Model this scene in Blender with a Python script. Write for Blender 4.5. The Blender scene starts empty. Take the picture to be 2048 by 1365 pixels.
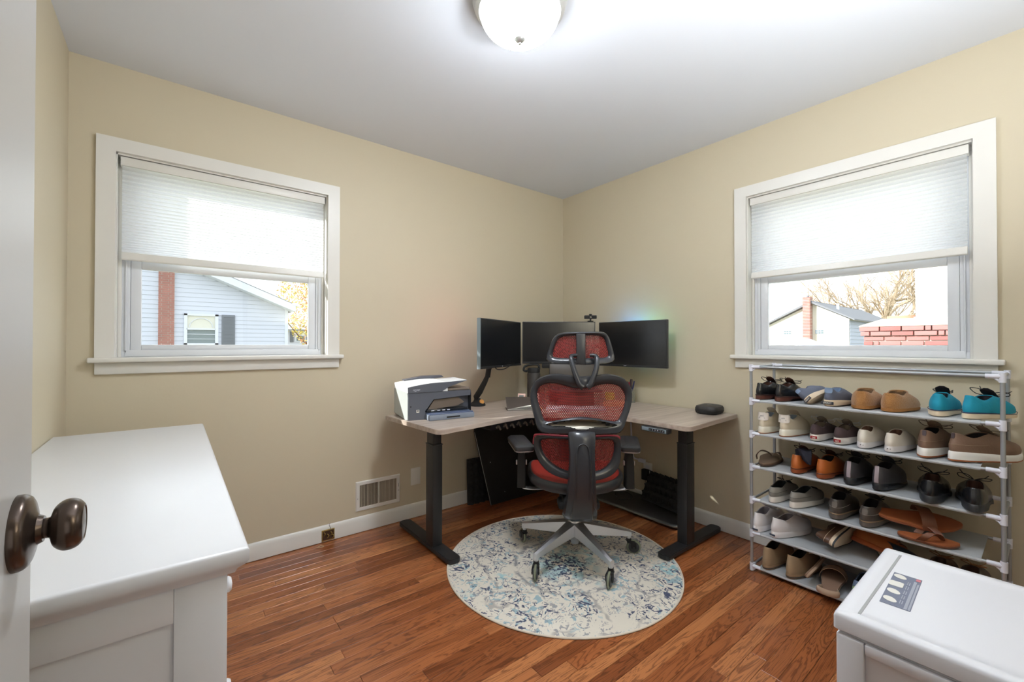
import bpy, bmesh, math, random
from mathutils import Vector, Matrix
random.seed(7)
SC = bpy.context.scene
COL = SC.collection
PI = math.pi
R = math.radians
sin, cos = math.sin, math.cos

# ------------------------------------------------------------------ camera, world, lights, exposure
cam_d = bpy.data.cameras.new('camera'); cam = bpy.data.objects.new('camera', cam_d); COL.objects.link(cam)
SC.camera = cam
cam_d.sensor_width = 36.0; cam_d.lens = 14.986; cam_d.clip_start = 0.02; cam_d.clip_end = 500
yaw, pitch, roll = 0.89973873, 0.0085462, 0.00083974
F = Vector((cos(yaw)*cos(pitch), sin(yaw)*cos(pitch), sin(pitch)))
r0 = Vector((sin(yaw), -cos(yaw), 0)); u0 = r0.cross(F)
rr = r0*cos(roll)+u0*sin(roll); uu = u0*cos(roll)-r0*sin(roll)
m = Matrix((rr, uu, -F)).transposed().to_4x4(); m.translation = Vector((-2.67982, -2.65421, 1.158108))
cam.matrix_world = m

SC.view_settings.view_transform = 'Standard'; SC.view_settings.look = 'None'
SC.view_settings.exposure = 0.0; SC.view_settings.gamma = 1.0; SC.view_settings.use_curve_mapping = False

SKY_STRENGTH = 2.1
SUN_STRENGTH = 8.0
LAMP_STRENGTH = 150.0
UPLIGHT_POWER = 36.0
HALL_POWER = 5.0

w = bpy.data.worlds.new('sky'); SC.world = w; w.use_nodes = True
w.node_tree.nodes['Background'].inputs[0].default_value = (0.90, 0.95, 1.0, 1)
w.node_tree.nodes['Background'].inputs[1].default_value = SKY_STRENGTH
sd = bpy.data.lights.new('sun', 'SUN'); sd.energy = SUN_STRENGTH; sd.angle = R(0.6); sd.color = (1.0, 0.97, 0.92)
sun = bpy.data.objects.new('sun', sd); COL.objects.link(sun)
sun.rotation_euler = Vector((1.95, -1.0, -0.94)).to_track_quat('-Z', 'Y').to_euler()
hd = bpy.data.lights.new('hall_fill', 'AREA'); hd.energy = HALL_POWER; hd.shape = 'RECTANGLE'; hd.size = 0.95; hd.size_y = 1.9; hd.color = (0.94, 0.97, 1.0)  # added fill through the doorway, no known lamp in the hall
hl = bpy.data.objects.new('hall_fill', hd); COL.objects.link(hl); hl.location = (-2.42, -3.95, 1.15); hl.rotation_euler = (R(98), 0, 0)

# added fill behind the camera, not a real lamp; bounces off the ceiling
ud = bpy.data.lights.new('bounce_fill', 'AREA'); ud.energy = UPLIGHT_POWER; ud.shape = 'DISK'; ud.size = 0.35; ud.color = (0.90, 0.95, 1.0)
ul = bpy.data.objects.new('bounce_fill', ud); COL.objects.link(ul); ul.location = (-1.50, -2.74, 1.40); ul.rotation_euler = (R(180), 0, 0)

# ------------------------------------------------------------------ colours and materials
def lin(c):
    return tuple((x/12.92 if x <= 0.04045 else ((x+0.055)/1.055)**2.4) for x in [v/255 for v in c])
MATS = {}
def nd(nt, t, **k):
    n = nt.nodes.new(t)
    for a, b in k.items():
        if a.startswith('i_'): n.inputs[a[2:]].default_value = b
        else: setattr(n, a, b)
    return n
def mat(name, col, rough=0.5, metal=0.0, var=0.06, vs=12.0, bump=0.0, bs=120.0, emit=None, es=0, coat=0, sheen=0, spec=0.5):
    if name in MATS: return MATS[name]
    M = bpy.data.materials.new(name); M.use_nodes = True; nt = M.node_tree; P = nt.nodes['Principled BSDF']
    c = lin(col)
    P.inputs['Roughness'].default_value = rough; P.inputs['Metallic'].default_value = metal
    P.inputs['Specular IOR Level'].default_value = spec
    if coat: P.inputs['Coat Weight'].default_value = coat; P.inputs['Coat Roughness'].default_value = 0.08
    if sheen: P.inputs['Sheen Weight'].default_value = sheen
    tc = nd(nt, 'ShaderNodeTexCoord')
    n = nd(nt, 'ShaderNodeTexNoise'); n.inputs['Scale'].default_value = vs; n.inputs['Detail'].default_value = 3
    nt.links.new(tc.outputs['Object'], n.inputs['Vector'])
    mx = nd(nt, 'ShaderNodeMix', data_type='RGBA')
    mx.inputs[6].default_value = tuple(max(0, x*(1-var)) for x in c)+(1,); mx.inputs[7].default_value = tuple(min(1, x*(1+var)) for x in c)+(1,)
    nt.links.new(n.outputs['Fac'], mx.inputs[0]); nt.links.new(mx.outputs[2], P.inputs['Base Color'])
    if bump:
        b = nd(nt, 'ShaderNodeTexNoise'); b.inputs['Scale'].default_value = bs; b.inputs['Detail'].default_value = 2
        nt.links.new(tc.outputs['Object'], b.inputs['Vector'])
        bb = nd(nt, 'ShaderNodeBump'); bb.inputs['Strength'].default_value = bump; bb.inputs['Distance'].default_value = 0.004
        nt.links.new(b.outputs['Fac'], bb.inputs['Height']); nt.links.new(bb.outputs['Normal'], P.inputs['Normal'])
    if emit:
        P.inputs['Emission Color'].default_value = tuple(lin(emit))+(1,); P.inputs['Emission Strength'].default_value = es
    MATS[name] = M; return M

wall_m = mat('wall_paint', (207, 196, 171), 0.55, var=0.02, vs=1.5, bump=0.08, bs=60)
ceil_m = mat('ceiling_paint', (222, 226, 234), 0.7, var=0.012, vs=1.2, bump=0.05, bs=40)
trim_m = mat('trim_paint', (228, 226, 220), 0.35, var=0.02, vs=9)
vinyl_m = mat('window_vinyl', (222, 225, 230), 0.35, var=0.01)
white_m = mat('white_furniture', (222, 223, 226), 0.28, var=0.012, vs=3)
door_m = mat('door_paint', (182, 180, 177), 0.35, var=0.02, vs=4)
black_m = mat('black_powder_coat', (38, 38, 40), 0.45, var=0.1, bump=0.03, bs=500)
plastic_m = mat('dark_plastic', (52, 53, 56), 0.34, var=0.05)
frame_m = mat('chair_plastic', (48, 50, 55), 0.27, var=0.05)
rubber_m = mat('black_rubber', (26, 26, 27), 0.7)
chrome_m = mat('polished_metal', (225, 225, 228), 0.3, metal=0.9, var=0.03)
steel_m = mat('grey_steel_tube', (172, 176, 182), 0.32, metal=0.55, var=0.04)
joint_m = mat('white_plastic_joint', (224, 226, 238), 0.4, var=0.01)
bronze_m = mat('dark_bronze', (82, 70, 62), 0.25, metal=0.75, var=0.15, vs=30)
nickel_m = mat('brushed_nickel', (185, 185, 182), 0.28, metal=0.9, var=0.05)
screen_m = mat('black_screen', (20, 21, 24), 0.22, var=0.02, spec=0.6)
paper_m = mat('white_paper', (235, 232, 222), 0.8, var=0.02)
ink_m = mat('dark_ink', (40, 44, 58), 0.6)

def glass_mat():
    M = bpy.data.materials.new('window_glass'); M.use_nodes = True; nt = M.node_tree; nt.nodes.clear()
    o = nd(nt, 'ShaderNodeOutputMaterial'); mx = nd(nt, 'ShaderNodeMixShader'); mx.inputs[0].default_value = 0.03
    t = nd(nt, 'ShaderNodeBsdfTransparent'); g = nd(nt, 'ShaderNodeBsdfGlossy'); g.inputs['Roughness'].default_value = 0.02
    t.inputs[0].default_value = (0.97, 0.985, 0.98, 1)
    nt.links.new(t.outputs[0], mx.inputs[1]); nt.links.new(g.outputs[0], mx.inputs[2]); nt.links.new(mx.outputs[0], o.inputs[0]); return M
glass_m = glass_mat()
def shade_mat():
    M = bpy.data.materials.new('shade_fabric'); M.use_nodes = True; nt = M.node_tree; nt.nodes.clear()
    o = nd(nt, 'ShaderNodeOutputMaterial'); mx = nd(nt, 'ShaderNodeMixShader'); mx.inputs[0].default_value = 0.78
    d = nd(nt, 'ShaderNodeBsdfDiffuse'); t = nd(nt, 'ShaderNodeBsdfTranslucent')
    d.inputs[0].default_value = (0.86, 0.87, 0.89, 1); t.inputs[0].default_value = (0.93, 0.94, 0.95, 1)
    nt.links.new(d.outputs[0], mx.inputs[1]); nt.links.new(t.outputs[0], mx.inputs[2]); nt.links.new(mx.outputs[0], o.inputs[0]); return M
shade_m = shade_mat()

def wood_floor_mat():
    M = bpy.data.materials.new('oak_plank'); M.use_nodes = True; nt = M.node_tree; P = nt.nodes['Principled BSDF']; L = nt.links
    g = nd(nt, 'ShaderNodeNewGeometry'); oi = nd(nt, 'ShaderNodeObjectInfo')
    off = nd(nt, 'ShaderNodeVectorMath', operation='SCALE'); off.inputs['Scale'].default_value = 37.0
    cmb = nd(nt, 'ShaderNodeCombineXYZ'); L.new(oi.outputs['Random'], cmb.inputs[0]); L.new(oi.outputs['Random'], cmb.inputs[2]); L.new(cmb.outputs[0], off.inputs[0])
    add = nd(nt, 'ShaderNodeVectorMath', operation='ADD'); L.new(g.outputs['Position'], add.inputs[0]); L.new(off.outputs[0], add.inputs[1])
    def mapped(s):
        mp = nd(nt, 'ShaderNodeMapping'); mp.inputs['Scale'].default_value = s; L.new(add.outputs[0], mp.inputs[0]); return mp
    m1 = mapped((1.6, 16, 16)); n1 = nd(nt, 'ShaderNodeTexNoise'); n1.inputs['Scale'].default_value = 1.0; n1.inputs['Detail'].default_value = 6; n1.inputs['Distortion'].default_value = 1.1; L.new(m1.outputs[0], n1.inputs[0])
    wv = nd(nt, 'ShaderNodeMath', operation='MULTIPLY'); wv.inputs[1].default_value = 75.0; L.new(n1.outputs['Fac'], wv.inputs[0])
    sn = nd(nt, 'ShaderNodeMath', operation='SINE'); L.new(wv.outputs[0], sn.inputs[0])
    pw = nd(nt, 'ShaderNodeMapRange'); pw.inputs[1].default_value = 0.25; pw.inputs[2].default_value = 1.0; L.new(sn.outputs[0], pw.inputs[0])
    m2 = mapped((5, 260, 260)); n2 = nd(nt, 'ShaderNodeTexNoise'); n2.inputs['Scale'].default_value = 1.0; n2.inputs['Detail'].default_value = 3; L.new(m2.outputs[0], n2.inputs[0])
    cr = nd(nt, 'ShaderNodeValToRGB'); e = cr.color_ramp.elements
    e[0].position = 0.0; e[0].color = lin((136, 76, 42))+(1,); e[1].position = 1.0; e[1].color = lin((196, 130, 82))+(1,)
    k = e.new(0.5); k.color = lin((168, 100, 58))+(1,)
    L.new(oi.outputs['Random'], cr.inputs[0])
    mx = nd(nt, 'ShaderNodeMix', data_type='RGBA', blend_type='MULTIPLY')
    L.new(cr.outputs[0], mx.inputs[6]); mx.inputs[7].default_value = (0.42, 0.34, 0.30, 1)
    fm = nd(nt, 'ShaderNodeMath', operation='MULTIPLY'); L.new(pw.outputs[0], fm.inputs[0]); fm.inputs[1].default_value = 0.85; L.new(fm.outputs[0], mx.inputs[0])
    mx2 = nd(nt, 'ShaderNodeMix', data_type='RGBA', blend_type='MULTIPLY'); L.new(mx.outputs[2], mx2.inputs[6]); mx2.inputs[7].default_value = (0.55, 0.48, 0.42, 1)
    f2 = nd(nt, 'ShaderNodeMapRange'); f2.inputs[1].default_value = 0.52; f2.inputs[2].default_value = 0.78; L.new(n2.outputs['Fac'], f2.inputs[0]); L.new(f2.outputs[0], mx2.inputs[0])
    L.new(mx2.outputs[2], P.inputs['Base Color'])
    P.inputs['Roughness'].default_value = 0.3; P.inputs['Coat Weight'].default_value = 0.35; P.inputs['Coat Roughness'].default_value = 0.22
    b = nd(nt, 'ShaderNodeBump'); b.inputs['Strength'].default_value = 0.12; b.inputs['Distance'].default_value = 0.002
    L.new(n2.outputs['Fac'], b.inputs['Height']); L.new(b.outputs[0], P.inputs['Normal']); return M
plank_m = wood_floor_mat()

def desk_mat():
    M = bpy.data.materials.new('greige_laminate'); M.use_nodes = True; nt = M.node_tree; P = nt.nodes['Principled BSDF']; L = nt.links
    tc = nd(nt, 'ShaderNodeTexCoord'); mp = nd(nt, 'ShaderNodeMapping'); mp.inputs['Scale'].default_value = (1.2, 22, 22); mp.inputs['Rotation'].default_value = (0, 0, R(4))
    L.new(tc.outputs['Object'], mp.inputs[0]); n = nd(nt, 'ShaderNodeTexNoise'); n.inputs['Scale'].default_value = 1.3; n.inputs['Detail'].default_value = 6; L.new(mp.outputs[0], n.inputs[0])
    cr = nd(nt, 'ShaderNodeValToRGB'); e = cr.color_ramp.elements; e[0].position = 0.3; e[0].color = lin((156, 139, 127))+(1,); e[1].position = 0.7; e[1].color = lin((194, 180, 168))+(1,)
    L.new(n.outputs['Fac'], cr.inputs[0]); L.new(cr.outputs[0], P.inputs['Base Color']); P.inputs['Roughness'].default_value = 0.28; return M
desk_m = desk_mat()

def mesh_fabric():
    M = bpy.data.materials.new('red_mesh_fabric'); M.use_nodes = True; nt = M.node_tree; P = nt.nodes['Principled BSDF']; L = nt.links
    out = nt.nodes['Material Output']
    tc = nd(nt, 'ShaderNodeTexCoord'); sp = nd(nt, 'ShaderNodeSeparateXYZ'); L.new(tc.outputs['Object'], sp.inputs[0])
    def wave(sock, per):
        a = nd(nt, 'ShaderNodeMath', operation='MULTIPLY'); a.inputs[1].default_value = 2*PI/per; L.new(sock, a.inputs[0])
        s = nd(nt, 'ShaderNodeMath', operation='SINE'); L.new(a.outputs[0], s.inputs[0]); return s.outputs[0]
    v = nd(nt, 'ShaderNodeMath', operation='ADD'); L.new(sp.outputs[1], v.inputs[0]); L.new(sp.outputs[2], v.inputs[1])
    a = wave(sp.outputs[0], 0.0088); b = wave(v.outputs[0], 0.0150)
    mul = nd(nt, 'ShaderNodeMath', operation='MULTIPLY'); L.new(a, mul.inputs[0]); L.new(b, mul.inputs[1])
    gt = nd(nt, 'ShaderNodeMath', operation='GREATER_THAN'); gt.inputs[1].default_value = 0.30; L.new(mul.outputs[0], gt.inputs[0])
    # threads: dark where they cross behind, red in front
    ng = nd(nt, 'ShaderNodeMapRange'); ng.inputs[1].default_value = -0.55; ng.inputs[2].default_value = -0.05; L.new(mul.outputs[0], ng.inputs[0])
    mc = nd(nt, 'ShaderNodeMix', data_type='RGBA'); mc.inputs[6].default_value = lin((74, 22, 24))+(1,); mc.inputs[7].default_value = lin((150, 38, 33))+(1,)
    L.new(ng.outputs[0], mc.inputs[0]); L.new(mc.outputs[2], P.inputs['Base Color']); P.inputs['Roughness'].default_value = 0.5
    tr = nd(nt, 'ShaderNodeBsdfTransparent'); mx = nd(nt, 'ShaderNodeMixShader')
    L.new(gt.outputs[0], mx.inputs[0]); L.new(P.outputs[0], mx.inputs[1]); L.new(tr.outputs[0], mx.inputs[2]); L.new(mx.outputs[0], out.inputs[0]); return M
mesh_m = mesh_fabric()

# ------------------------------------------------------------------ mesh helpers
def NB(): return bmesh.new()
def box(bm, x0, x1, y0, y1, z0, z1, bev=0.0, seg=2, mtx=None):
    t = bmesh.new(); bmesh.ops.create_cube(t, size=1.0)
    for v in t.verts: v.co = Vector(((x0+x1)/2+v.co.x*(x1-x0), (y0+y1)/2+v.co.y*(y1-y0), (z0+z1)/2+v.co.z*(z1-z0)))
    if bev > 0: bmesh.ops.bevel(t, geom=t.edges[:], offset=bev, segments=seg, affect='EDGES', profile=0.5)
    join(bm, t, mtx)
def join(bm, t, mtx=None):
    if mtx is not None: t.transform(mtx)
    me = bpy.data.meshes.new('tmp'); t.to_mesh(me); t.free(); bm.from_mesh(me); bpy.data.meshes.remove(me)
def loft(bm, rings, cap0=True, cap1=True, closed=True):
    V = [[bm.verts.new(p) for p in r] for r in rings]
    n = len(V[0])
    for a, b in zip(V[:-1], V[1:]):
        for i in range(n if closed else n-1):
            j = (i+1) % n
            try: bm.faces.new((a[i], a[j], b[j], b[i]))
            except ValueError: pass
    if cap0 and closed: bm.faces.new(list(reversed(V[0])))
    if cap1 and closed: bm.faces.new(V[-1])
def catmull(pts, n=6, closed=False):
    P = [Vector(p) for p in pts]; out = []; N = len(P)
    rng = range(N) if closed else range(N-1)
    for i in rng:
        p0 = P[(i-1) % N] if closed or i > 0 else P[i]; p1 = P[i]; p2 = P[(i+1) % N]; p3 = P[(i+2) % N] if closed or i+2 < N else P[i+1]
        for k in range(n):
            t = k/n
            out.append(0.5*((2*p1)+(-p0+p2)*t+(2*p0-5*p1+4*p2-p3)*t*t+(-p0+3*p1-3*p2+p3)*t**3))
    if not closed: out.append(P[-1])
    return out
def tube(bm, pts, r, n=10, smooth=0, flat=1.0, closed=False):
    P = catmull(pts, smooth, closed) if smooth else [Vector(p) for p in pts]
    N = len(P); rad = r if isinstance(r, (list, tuple)) else [r]*N
    if len(rad) != N: rad = [rad[0]+(rad[-1]-rad[0])*i/(N-1) for i in range(N)]
    rings = []; prev = None
    for i in range(N):
        if closed: T = P[(i+1) % N]-P[i-1]
        else: T = P[min(i+1, N-1)]-P[max(i-1, 0)]
        T.normalize()
        if prev is None:
            a = Vector((0, 0, 1)) if abs(T.z) < 0.9 else Vector((1, 0, 0)); nrm = T.cross(a).normalized()
        else: nrm = (prev-T*prev.dot(T)).normalized()
        prev = nrm; bn = T.cross(nrm)
        rings.append([P[i]+nrm*cos(2*PI*k/n)*rad[i]+bn*sin(2*PI*k/n)*rad[i]*flat for k in range(n)])
    if closed: rings.append(rings[0]); loft(bm, rings, False, False)
    else: loft(bm, rings)
def lathe(bm, prof, n=32, mtx=None):
    t = bmesh.new(); V = []
    for r_, z in prof:
        V.append([t.verts.new((r_*cos(2*PI*k/n), r_*sin(2*PI*k/n), z)) for k in range(n)] if r_ > 1e-6 else [t.verts.new((0, 0, z))])
    for a, b in zip(V[:-1], V[1:]):
        for k in range(n):
            j = (k+1) % n
            if len(a) == 1 and len(b) == 1: continue
            if len(a) == 1: t.faces.new((a[0], b[j], b[k]))
            elif len(b) == 1: t.faces.new((a[k], a[j], b[0]))
            else: t.faces.new((a[k], a[j], b[j], b[k]))
    if len(V[0]) > 1: t.faces.new(list(reversed(V[0])))
    if len(V[-1]) > 1: t.faces.new(V[-1])
    join(bm, t, mtx)
def prism(bm, poly, z0, z1, bev=0.0, mtx=None):
    t = bmesh.new(); f = t.faces.new([t.verts.new((p[0], p[1], z0)) for p in poly])
    r_ = bmesh.ops.extrude_face_region(t, geom=[f]); vs = [v for v in r_['geom'] if isinstance(v, bmesh.types.BMVert)]
    for v in vs: v.co.z = z1
    bmesh.ops.recalc_face_normals(t, faces=t.faces[:])
    if bev: bmesh.ops.bevel(t, geom=[e for e in t.edges if abs(e.verts[0].co.z-e.verts[1].co.z) < 1e-6], offset=bev, segments=2, affect='EDGES')
    join(bm, t, mtx)
def rrect(hx, hy, r, n=5, cx=0, cy=0):
    o = []
    for k, (sx, sy) in enumerate(((1, 1), (-1, 1), (-1, -1), (1, -1))):
        for i in range(n+1):
            a = PI/2*k+PI/2*i/n; o.append((cx+sx*(hx-r)+r*cos(a), cy+sy*(hy-r)+r*sin(a)))
    return o
def obj(name, bm, m, parent=None, loc=(0, 0, 0), rot=(0, 0, 0), sharp=40):
    bmesh.ops.recalc_face_normals(bm, faces=bm.faces[:])
    me = bpy.data.meshes.new(name); bm.to_mesh(me); bm.free()
    me.polygons.foreach_set('use_smooth', [True]*len(me.polygons))
    try: me.set_sharp_from_angle(angle=R(sharp))
    except Exception: pass
    o = bpy.data.objects.new(name, me); COL.objects.link(o)
    if m: me.materials.append(m)
    o.location = loc; o.rotation_euler = rot
    if parent: o.parent = parent
    return o
def bxo(name, dims, m, parent=None, bev=0.0, **k):
    bm = NB(); box(bm, *dims, bev=bev); return obj(name, bm, m, parent, **k)
def thing(name, label, cat, loc=(0, 0, 0), rot=(0, 0, 0), group=None):
    o = bpy.data.objects.new(name, None); o.empty_display_size = 0.05; COL.objects.link(o)
    o.location = loc; o.rotation_euler = rot if isinstance(rot, (tuple, list)) else (0, 0, rot)
    return tag(o, label, cat, group)
def tag(o, label, cat, group=None):
    o['label'] = label; o['category'] = cat
    if group: o['group'] = group
    return o
def struct(o, label=None):
    o['kind'] = 'structure'
    if label: o['label'] = label
    return o
def text(name, body, size, m, parent, loc, rot, ext=0.0004, align='CENTER'):
    c = bpy.data.curves.new(name, 'FONT'); c.body = body; c.size = size; c.extrude = ext; c.align_x = align; c.align_y = 'CENTER'
    t = bpy.data.objects.new(name+'_t', c); COL.objects.link(t)
    dg = bpy.context.evaluated_depsgraph_get(); me = bpy.data.meshes.new_from_object(t.evaluated_get(dg))
    bpy.data.objects.remove(t); bpy.data.curves.remove(c)
    me.materials.clear(); me.materials.append(m)
    o = bpy.data.objects.new(name, me); COL.objects.link(o); o.location = loc; o.rotation_euler = rot; o.parent = parent; return o

# ------------------------------------------------------------------ room shell
XL, YF, H, T = -3.045, -2.92, 2.44, 0.11
WA, WB, HW = -2.43, -1.9975, 0.464          # window centres along wall_left / wall_right, half opening
ZS, ZT = 1.098, 2.04
bm = NB(); box(bm, XL-T, 0+T, YF-T, 0+T, -0.10, -0.021); floor = struct(obj('floor', bm, mat('subfloor', (60, 36, 22), 0.8)), 'red-brown oak strip floor with dark grain')
# planks: strips running along x
PW = 0.0572; y = -0.004; n_pl = 0; row = 0
while y > YF:
    x = XL-0.0; x -= random.random()*0.9; row += 1
    while x < 0:
        ln = random.uniform(0.75, 1.75); x0 = max(x, XL); x1 = min(x+ln, 0.0)
        if x1-x0 > 0.03:
            bm = NB(); dz = random.uniform(-0.0004, 0.0004)
            a = [(x0+0.0006, y-PW+0.0005), (x1-0.0006, y-PW+0.0005), (x1-0.0006, y-0.0005), (x0+0.0006, y-0.0005)]
            b = [(x0+0.0016, y-PW+0.0013), (x1-0.0016, y-PW+0.0013), (x1-0.0016, y-0.0013), (x0+0.0016, y-0.0013)]
            loft(bm, [[(p[0], p[1], -0.02) for p in a], [(p[0], p[1], -0.0008+dz) for p in a], [(p[0], p[1], dz) for p in b]])
            obj('plank', bm, plank_m, floor, sharp=30); n_pl += 1
        x += ln
    y -= PW
def wall_with_hole(name, along, u0_, u1_, h0, h1, z0, z1):
    bm = NB()
    def b(ua, ub, za, zb):
        if along == 'x': box(bm, ua, ub, 0, T, za, zb)
        else: box(bm, 0, T, ua, ub, za, zb)
    b(u0_, h0, 0, H); b(h1, u1_, 0, H); b(h0, h1, 0, z0); b(h0, h1, z1, H)
    bmesh.ops.remove_doubles(bm, verts=bm.verts[:], dist=1e-5)
    return struct(obj(name, bm, wall_m))
wall_with_hole('wall_left', 'x', XL-T, T, WA-HW, WA+HW, ZS-0.02, ZT)
wall_with_hole('wall_right', 'y', YF-T, 0, WB-HW, WB+HW, ZS-0.02, ZT)
struct(bxo('wall_far_left', (XL-T, XL, YF-T, 0, 0, H), wall_m))
bm = NB(); DX0, DX1, DH = -2.84, -2.02, 2.05
box(bm, XL, DX0, YF-T, YF, 0, H); box(bm, DX1, T, YF-T, YF, 0, H); box(bm, DX0, DX1, YF-T, YF, DH, H)
struct(obj('wall_back', bm, wall_m))
struct(bxo('ceiling', (XL-T, T, YF-T, T, H, H+0.12), ceil_m))
# hallway behind the doorway
bm = NB(); box(bm, XL-T, -1.4, YF-1.5, YF-T, -0.10, 0.0); struct(obj('floor_hall', bm, mat('hall_floor', (140, 80, 44), 0.4)))
bm = NB(); box(bm, XL-T, -1.4, YF-1.6, YF-1.5, 0, H); box(bm, XL-T-0.1, XL-T, YF-1.6, YF-T, 0, H); box(bm, -1.4, -1.3, YF-1.6, YF-T, 0, H)
struct(obj('wall_hall', bm, wall_m)); struct(bxo('ceiling_hall', (XL-T-0.1, -1.3, YF-1.6, YF-T, H, H+0.1), ceil_m))

def baseboard(name, p0, p1, inward):
    p0 = Vector(p0); p1 = Vector(p1); inn = Vector(inward)
    prof = [(0, 0.004), (0.014, 0.004), (0.014, 0.072), (0.011, 0.080), (0.009, 0.088), (0.004, 0.094), (0, 0.096)]
    bm = NB(); loft(bm, [[(p.x+inn.x*a, p.y+inn.y*a, z) for a, z in prof] for p in (p0, p1)])
    return struct(obj(name, bm, trim_m, sharp=30))
baseboard('baseboard_left', (XL, 0, 0), (0, 0, 0), (0, -1, 0))
baseboard('baseboard_right', (0, -0.014, 0), (0, YF, 0), (-1, 0, 0))
baseboard('baseboard_far_left', (XL, -0.014, 0), (XL, YF, 0), (1, 0, 0))

# ------------------------------------------------------------------ windows
def window(name, loc, rz):
    W = bpy.data.objects.new(name, None); COL.objects.link(W); W.location = loc; W.rotation_euler = (0, 0, rz); struct(W)
    h = HW; ho = 0.526
    def part(n, d, mm=trim_m, bev=0.002, par=W): return bxo(n, d, mm, par, bev=bev)
    # mitred casing legs and head
    for s in (-1, 1):
        bm = NB(); poly = [(s*(h-0.004), ZS), (s*ho, ZS), (s*ho, ZT+0.062), (s*(h-0.004), ZT)]
        loft(bm, [[(a, yy, b) for a, b in poly] for yy in (-0.019, 0)]); obj('casing', bm, trim_m, W)
    bm = NB(); poly = [(-h+0.004, ZT), (h-0.004, ZT), (ho, ZT+0.062), (-ho, ZT+0.062)]
    loft(bm, [[(a, yy, b) for a, b in poly] for yy in (-0.0195, 0)]); obj('casing', bm, trim_m, W)
    bm = NB(); box(bm, -0.547, 0.547, -0.044, 0.0, 1.075, ZS, bev=0.006, seg=3); box(bm, -h, h, -0.01, 0.075, 1.079, ZS); obj('window_sill', bm, trim_m, W)
    part('apron', (-ho, ho, -0.016, 0, 1.022, 1.0755), bev=0.003)
    for s in (-1, 1): part('jamb', (min(s*(h-0.008), s*h), max(s*(h-0.008), s*h), 0, 0.10, ZS, ZT), bev=0)
    part('jamb', (-h, h, 0, 0.10, ZT-0.008, ZT), bev=0)
    part('stop_bead', (-h+0.008, h-0.008, 0.05, 0.062, ZT-0.03, ZT-0.008))
    for s in (-1, 1): part('stop_bead', (min(s*(h-0.022), s*(h-0.008)), max(s*(h-0.022), s*(h-0.008)), 0.05, 0.062, ZS, ZT-0.03))
    # vinyl frame with track ridges
    fr = bpy.data.objects.new('vinyl_frame', None); fr.parent = W; COL.objects.link(fr)
    def fp(n, d, mm=vinyl_m, bev=0.0015): return bxo(n, d, mm, fr, bev=bev)
    for s in (-1, 1):
        a, b = s*0.412, s*h; fp('frame_stile', (min(a, b), max(a, b), 0.060, 0.108, ZS, ZT))
        a, b = s*0.424, s*0.430; fp('track_ridge', (min(a, b), max(a, b), 0.052, 0.062, ZS+0.02, ZT))
    fp('frame_rail', (-h, h, 0.056, 0.112, ZS-0.012, 1.126)); fp('frame_rail', (-h, h, 0.060, 0.108, ZT-0.03, ZT))
    fp('frame_lip', (-0.43, 0.43, 0.052, 0.062, 1.10, 1.131))
    sh = bpy.data.objects.new('lower_sash', None); sh.parent = W; COL.objects.link(sh)
    def sp_(n, d, mm=vinyl_m, par=sh): return bxo(n, d, mm, par, bev=0.003)
    for s in (-1, 1):
        a, b = s*0.372, s*0.411; sp_('sash_stile', (min(a, b), max(a, b), 0.064, 0.086, 1.128, 1.560))
    sp_('sash_rail', (-0.372, 0.372, 0.064, 0.086, 1.128, 1.156)); sp_('sash_rail', (-0.372, 0.372, 0.064, 0.086, 1.520, 1.560))
    bxo('glass_pane', (-0.3725, 0.3725, 0.075, 0.078, 1.155, 1.521), glass_m, sh)
    us = bpy.data.objects.new('upper_sash', None); us.parent = W; COL.objects.link(us)
    for s in (-1, 1):
        a, b = s*0.372, s*0.411; sp_('sash_stile', (min(a, b), max(a, b), 0.087, 0.107, 1.525, 2.008), par=us)
    sp_('sash_rail', (-0.372, 0.372, 0.087, 0.107, 1.525, 1.560), par=us); sp_('sash_rail', (-0.372, 0.372, 0.087, 0.107, 1.975, 2.008), par=us)
    bxo('glass_pane', (-0.3725, 0.3725, 0.097, 0.100, 1.558, 1.977), glass_m, us)
    return W
window('window_1', (WA, 0, 0), 0)
window('window_2', (0, WB, 0), -PI/2)
def blind(loc, rz, label, dz=0.0):
    t = thing('cellular_shade', label, 'window shade', loc, rz, 'pleated shades in the windows')
    hb = 0.4405; zb = 1.584+dz; zt = 1.990
    bxo('headrail', (-hb-0.006, hb+0.006, 0.004, 0.048, 1.988, 2.028), trim_m, t, bev=0.002)
    bm = NB(); n = 26; prof = []; z = zt; ws = [1.0-0.55*i/(n-1) for i in range(n)]; tot = sum(ws)
    for i in range(n):
        p = (zt-zb)*ws[i]/tot; prof += [(0.018, z), (0.010, z-p*0.25), (0.0095, z-p*0.6)]; z -= p
    prof.append((0.018, zb))
    loft(bm, [[(-hb, a, b) for a, b in prof], [(hb, a, b) for a, b in prof]], closed=False); obj('pleated_fabric', bm, shade_m, t, sharp=20)
    bm = NB(); loft(bm, [[(s*hb, a, b) for a, b in ((0.008, zb+0.002), (0.030, zb+0.002), (0.034, zb-0.032), (0.006, zb-0.032), (0.004, zb-0.028))] for s in (-1, 1)]); obj('bottom_rail', bm, trim_m, t, sharp=20)
    return t
blind((WA, 0, 0), 0, 'white pleated shade half down in the left window, above the white house view')
blind((0, WB, 0), -PI/2, 'white pleated shade half down in the right window, above the shoe rack')

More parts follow.
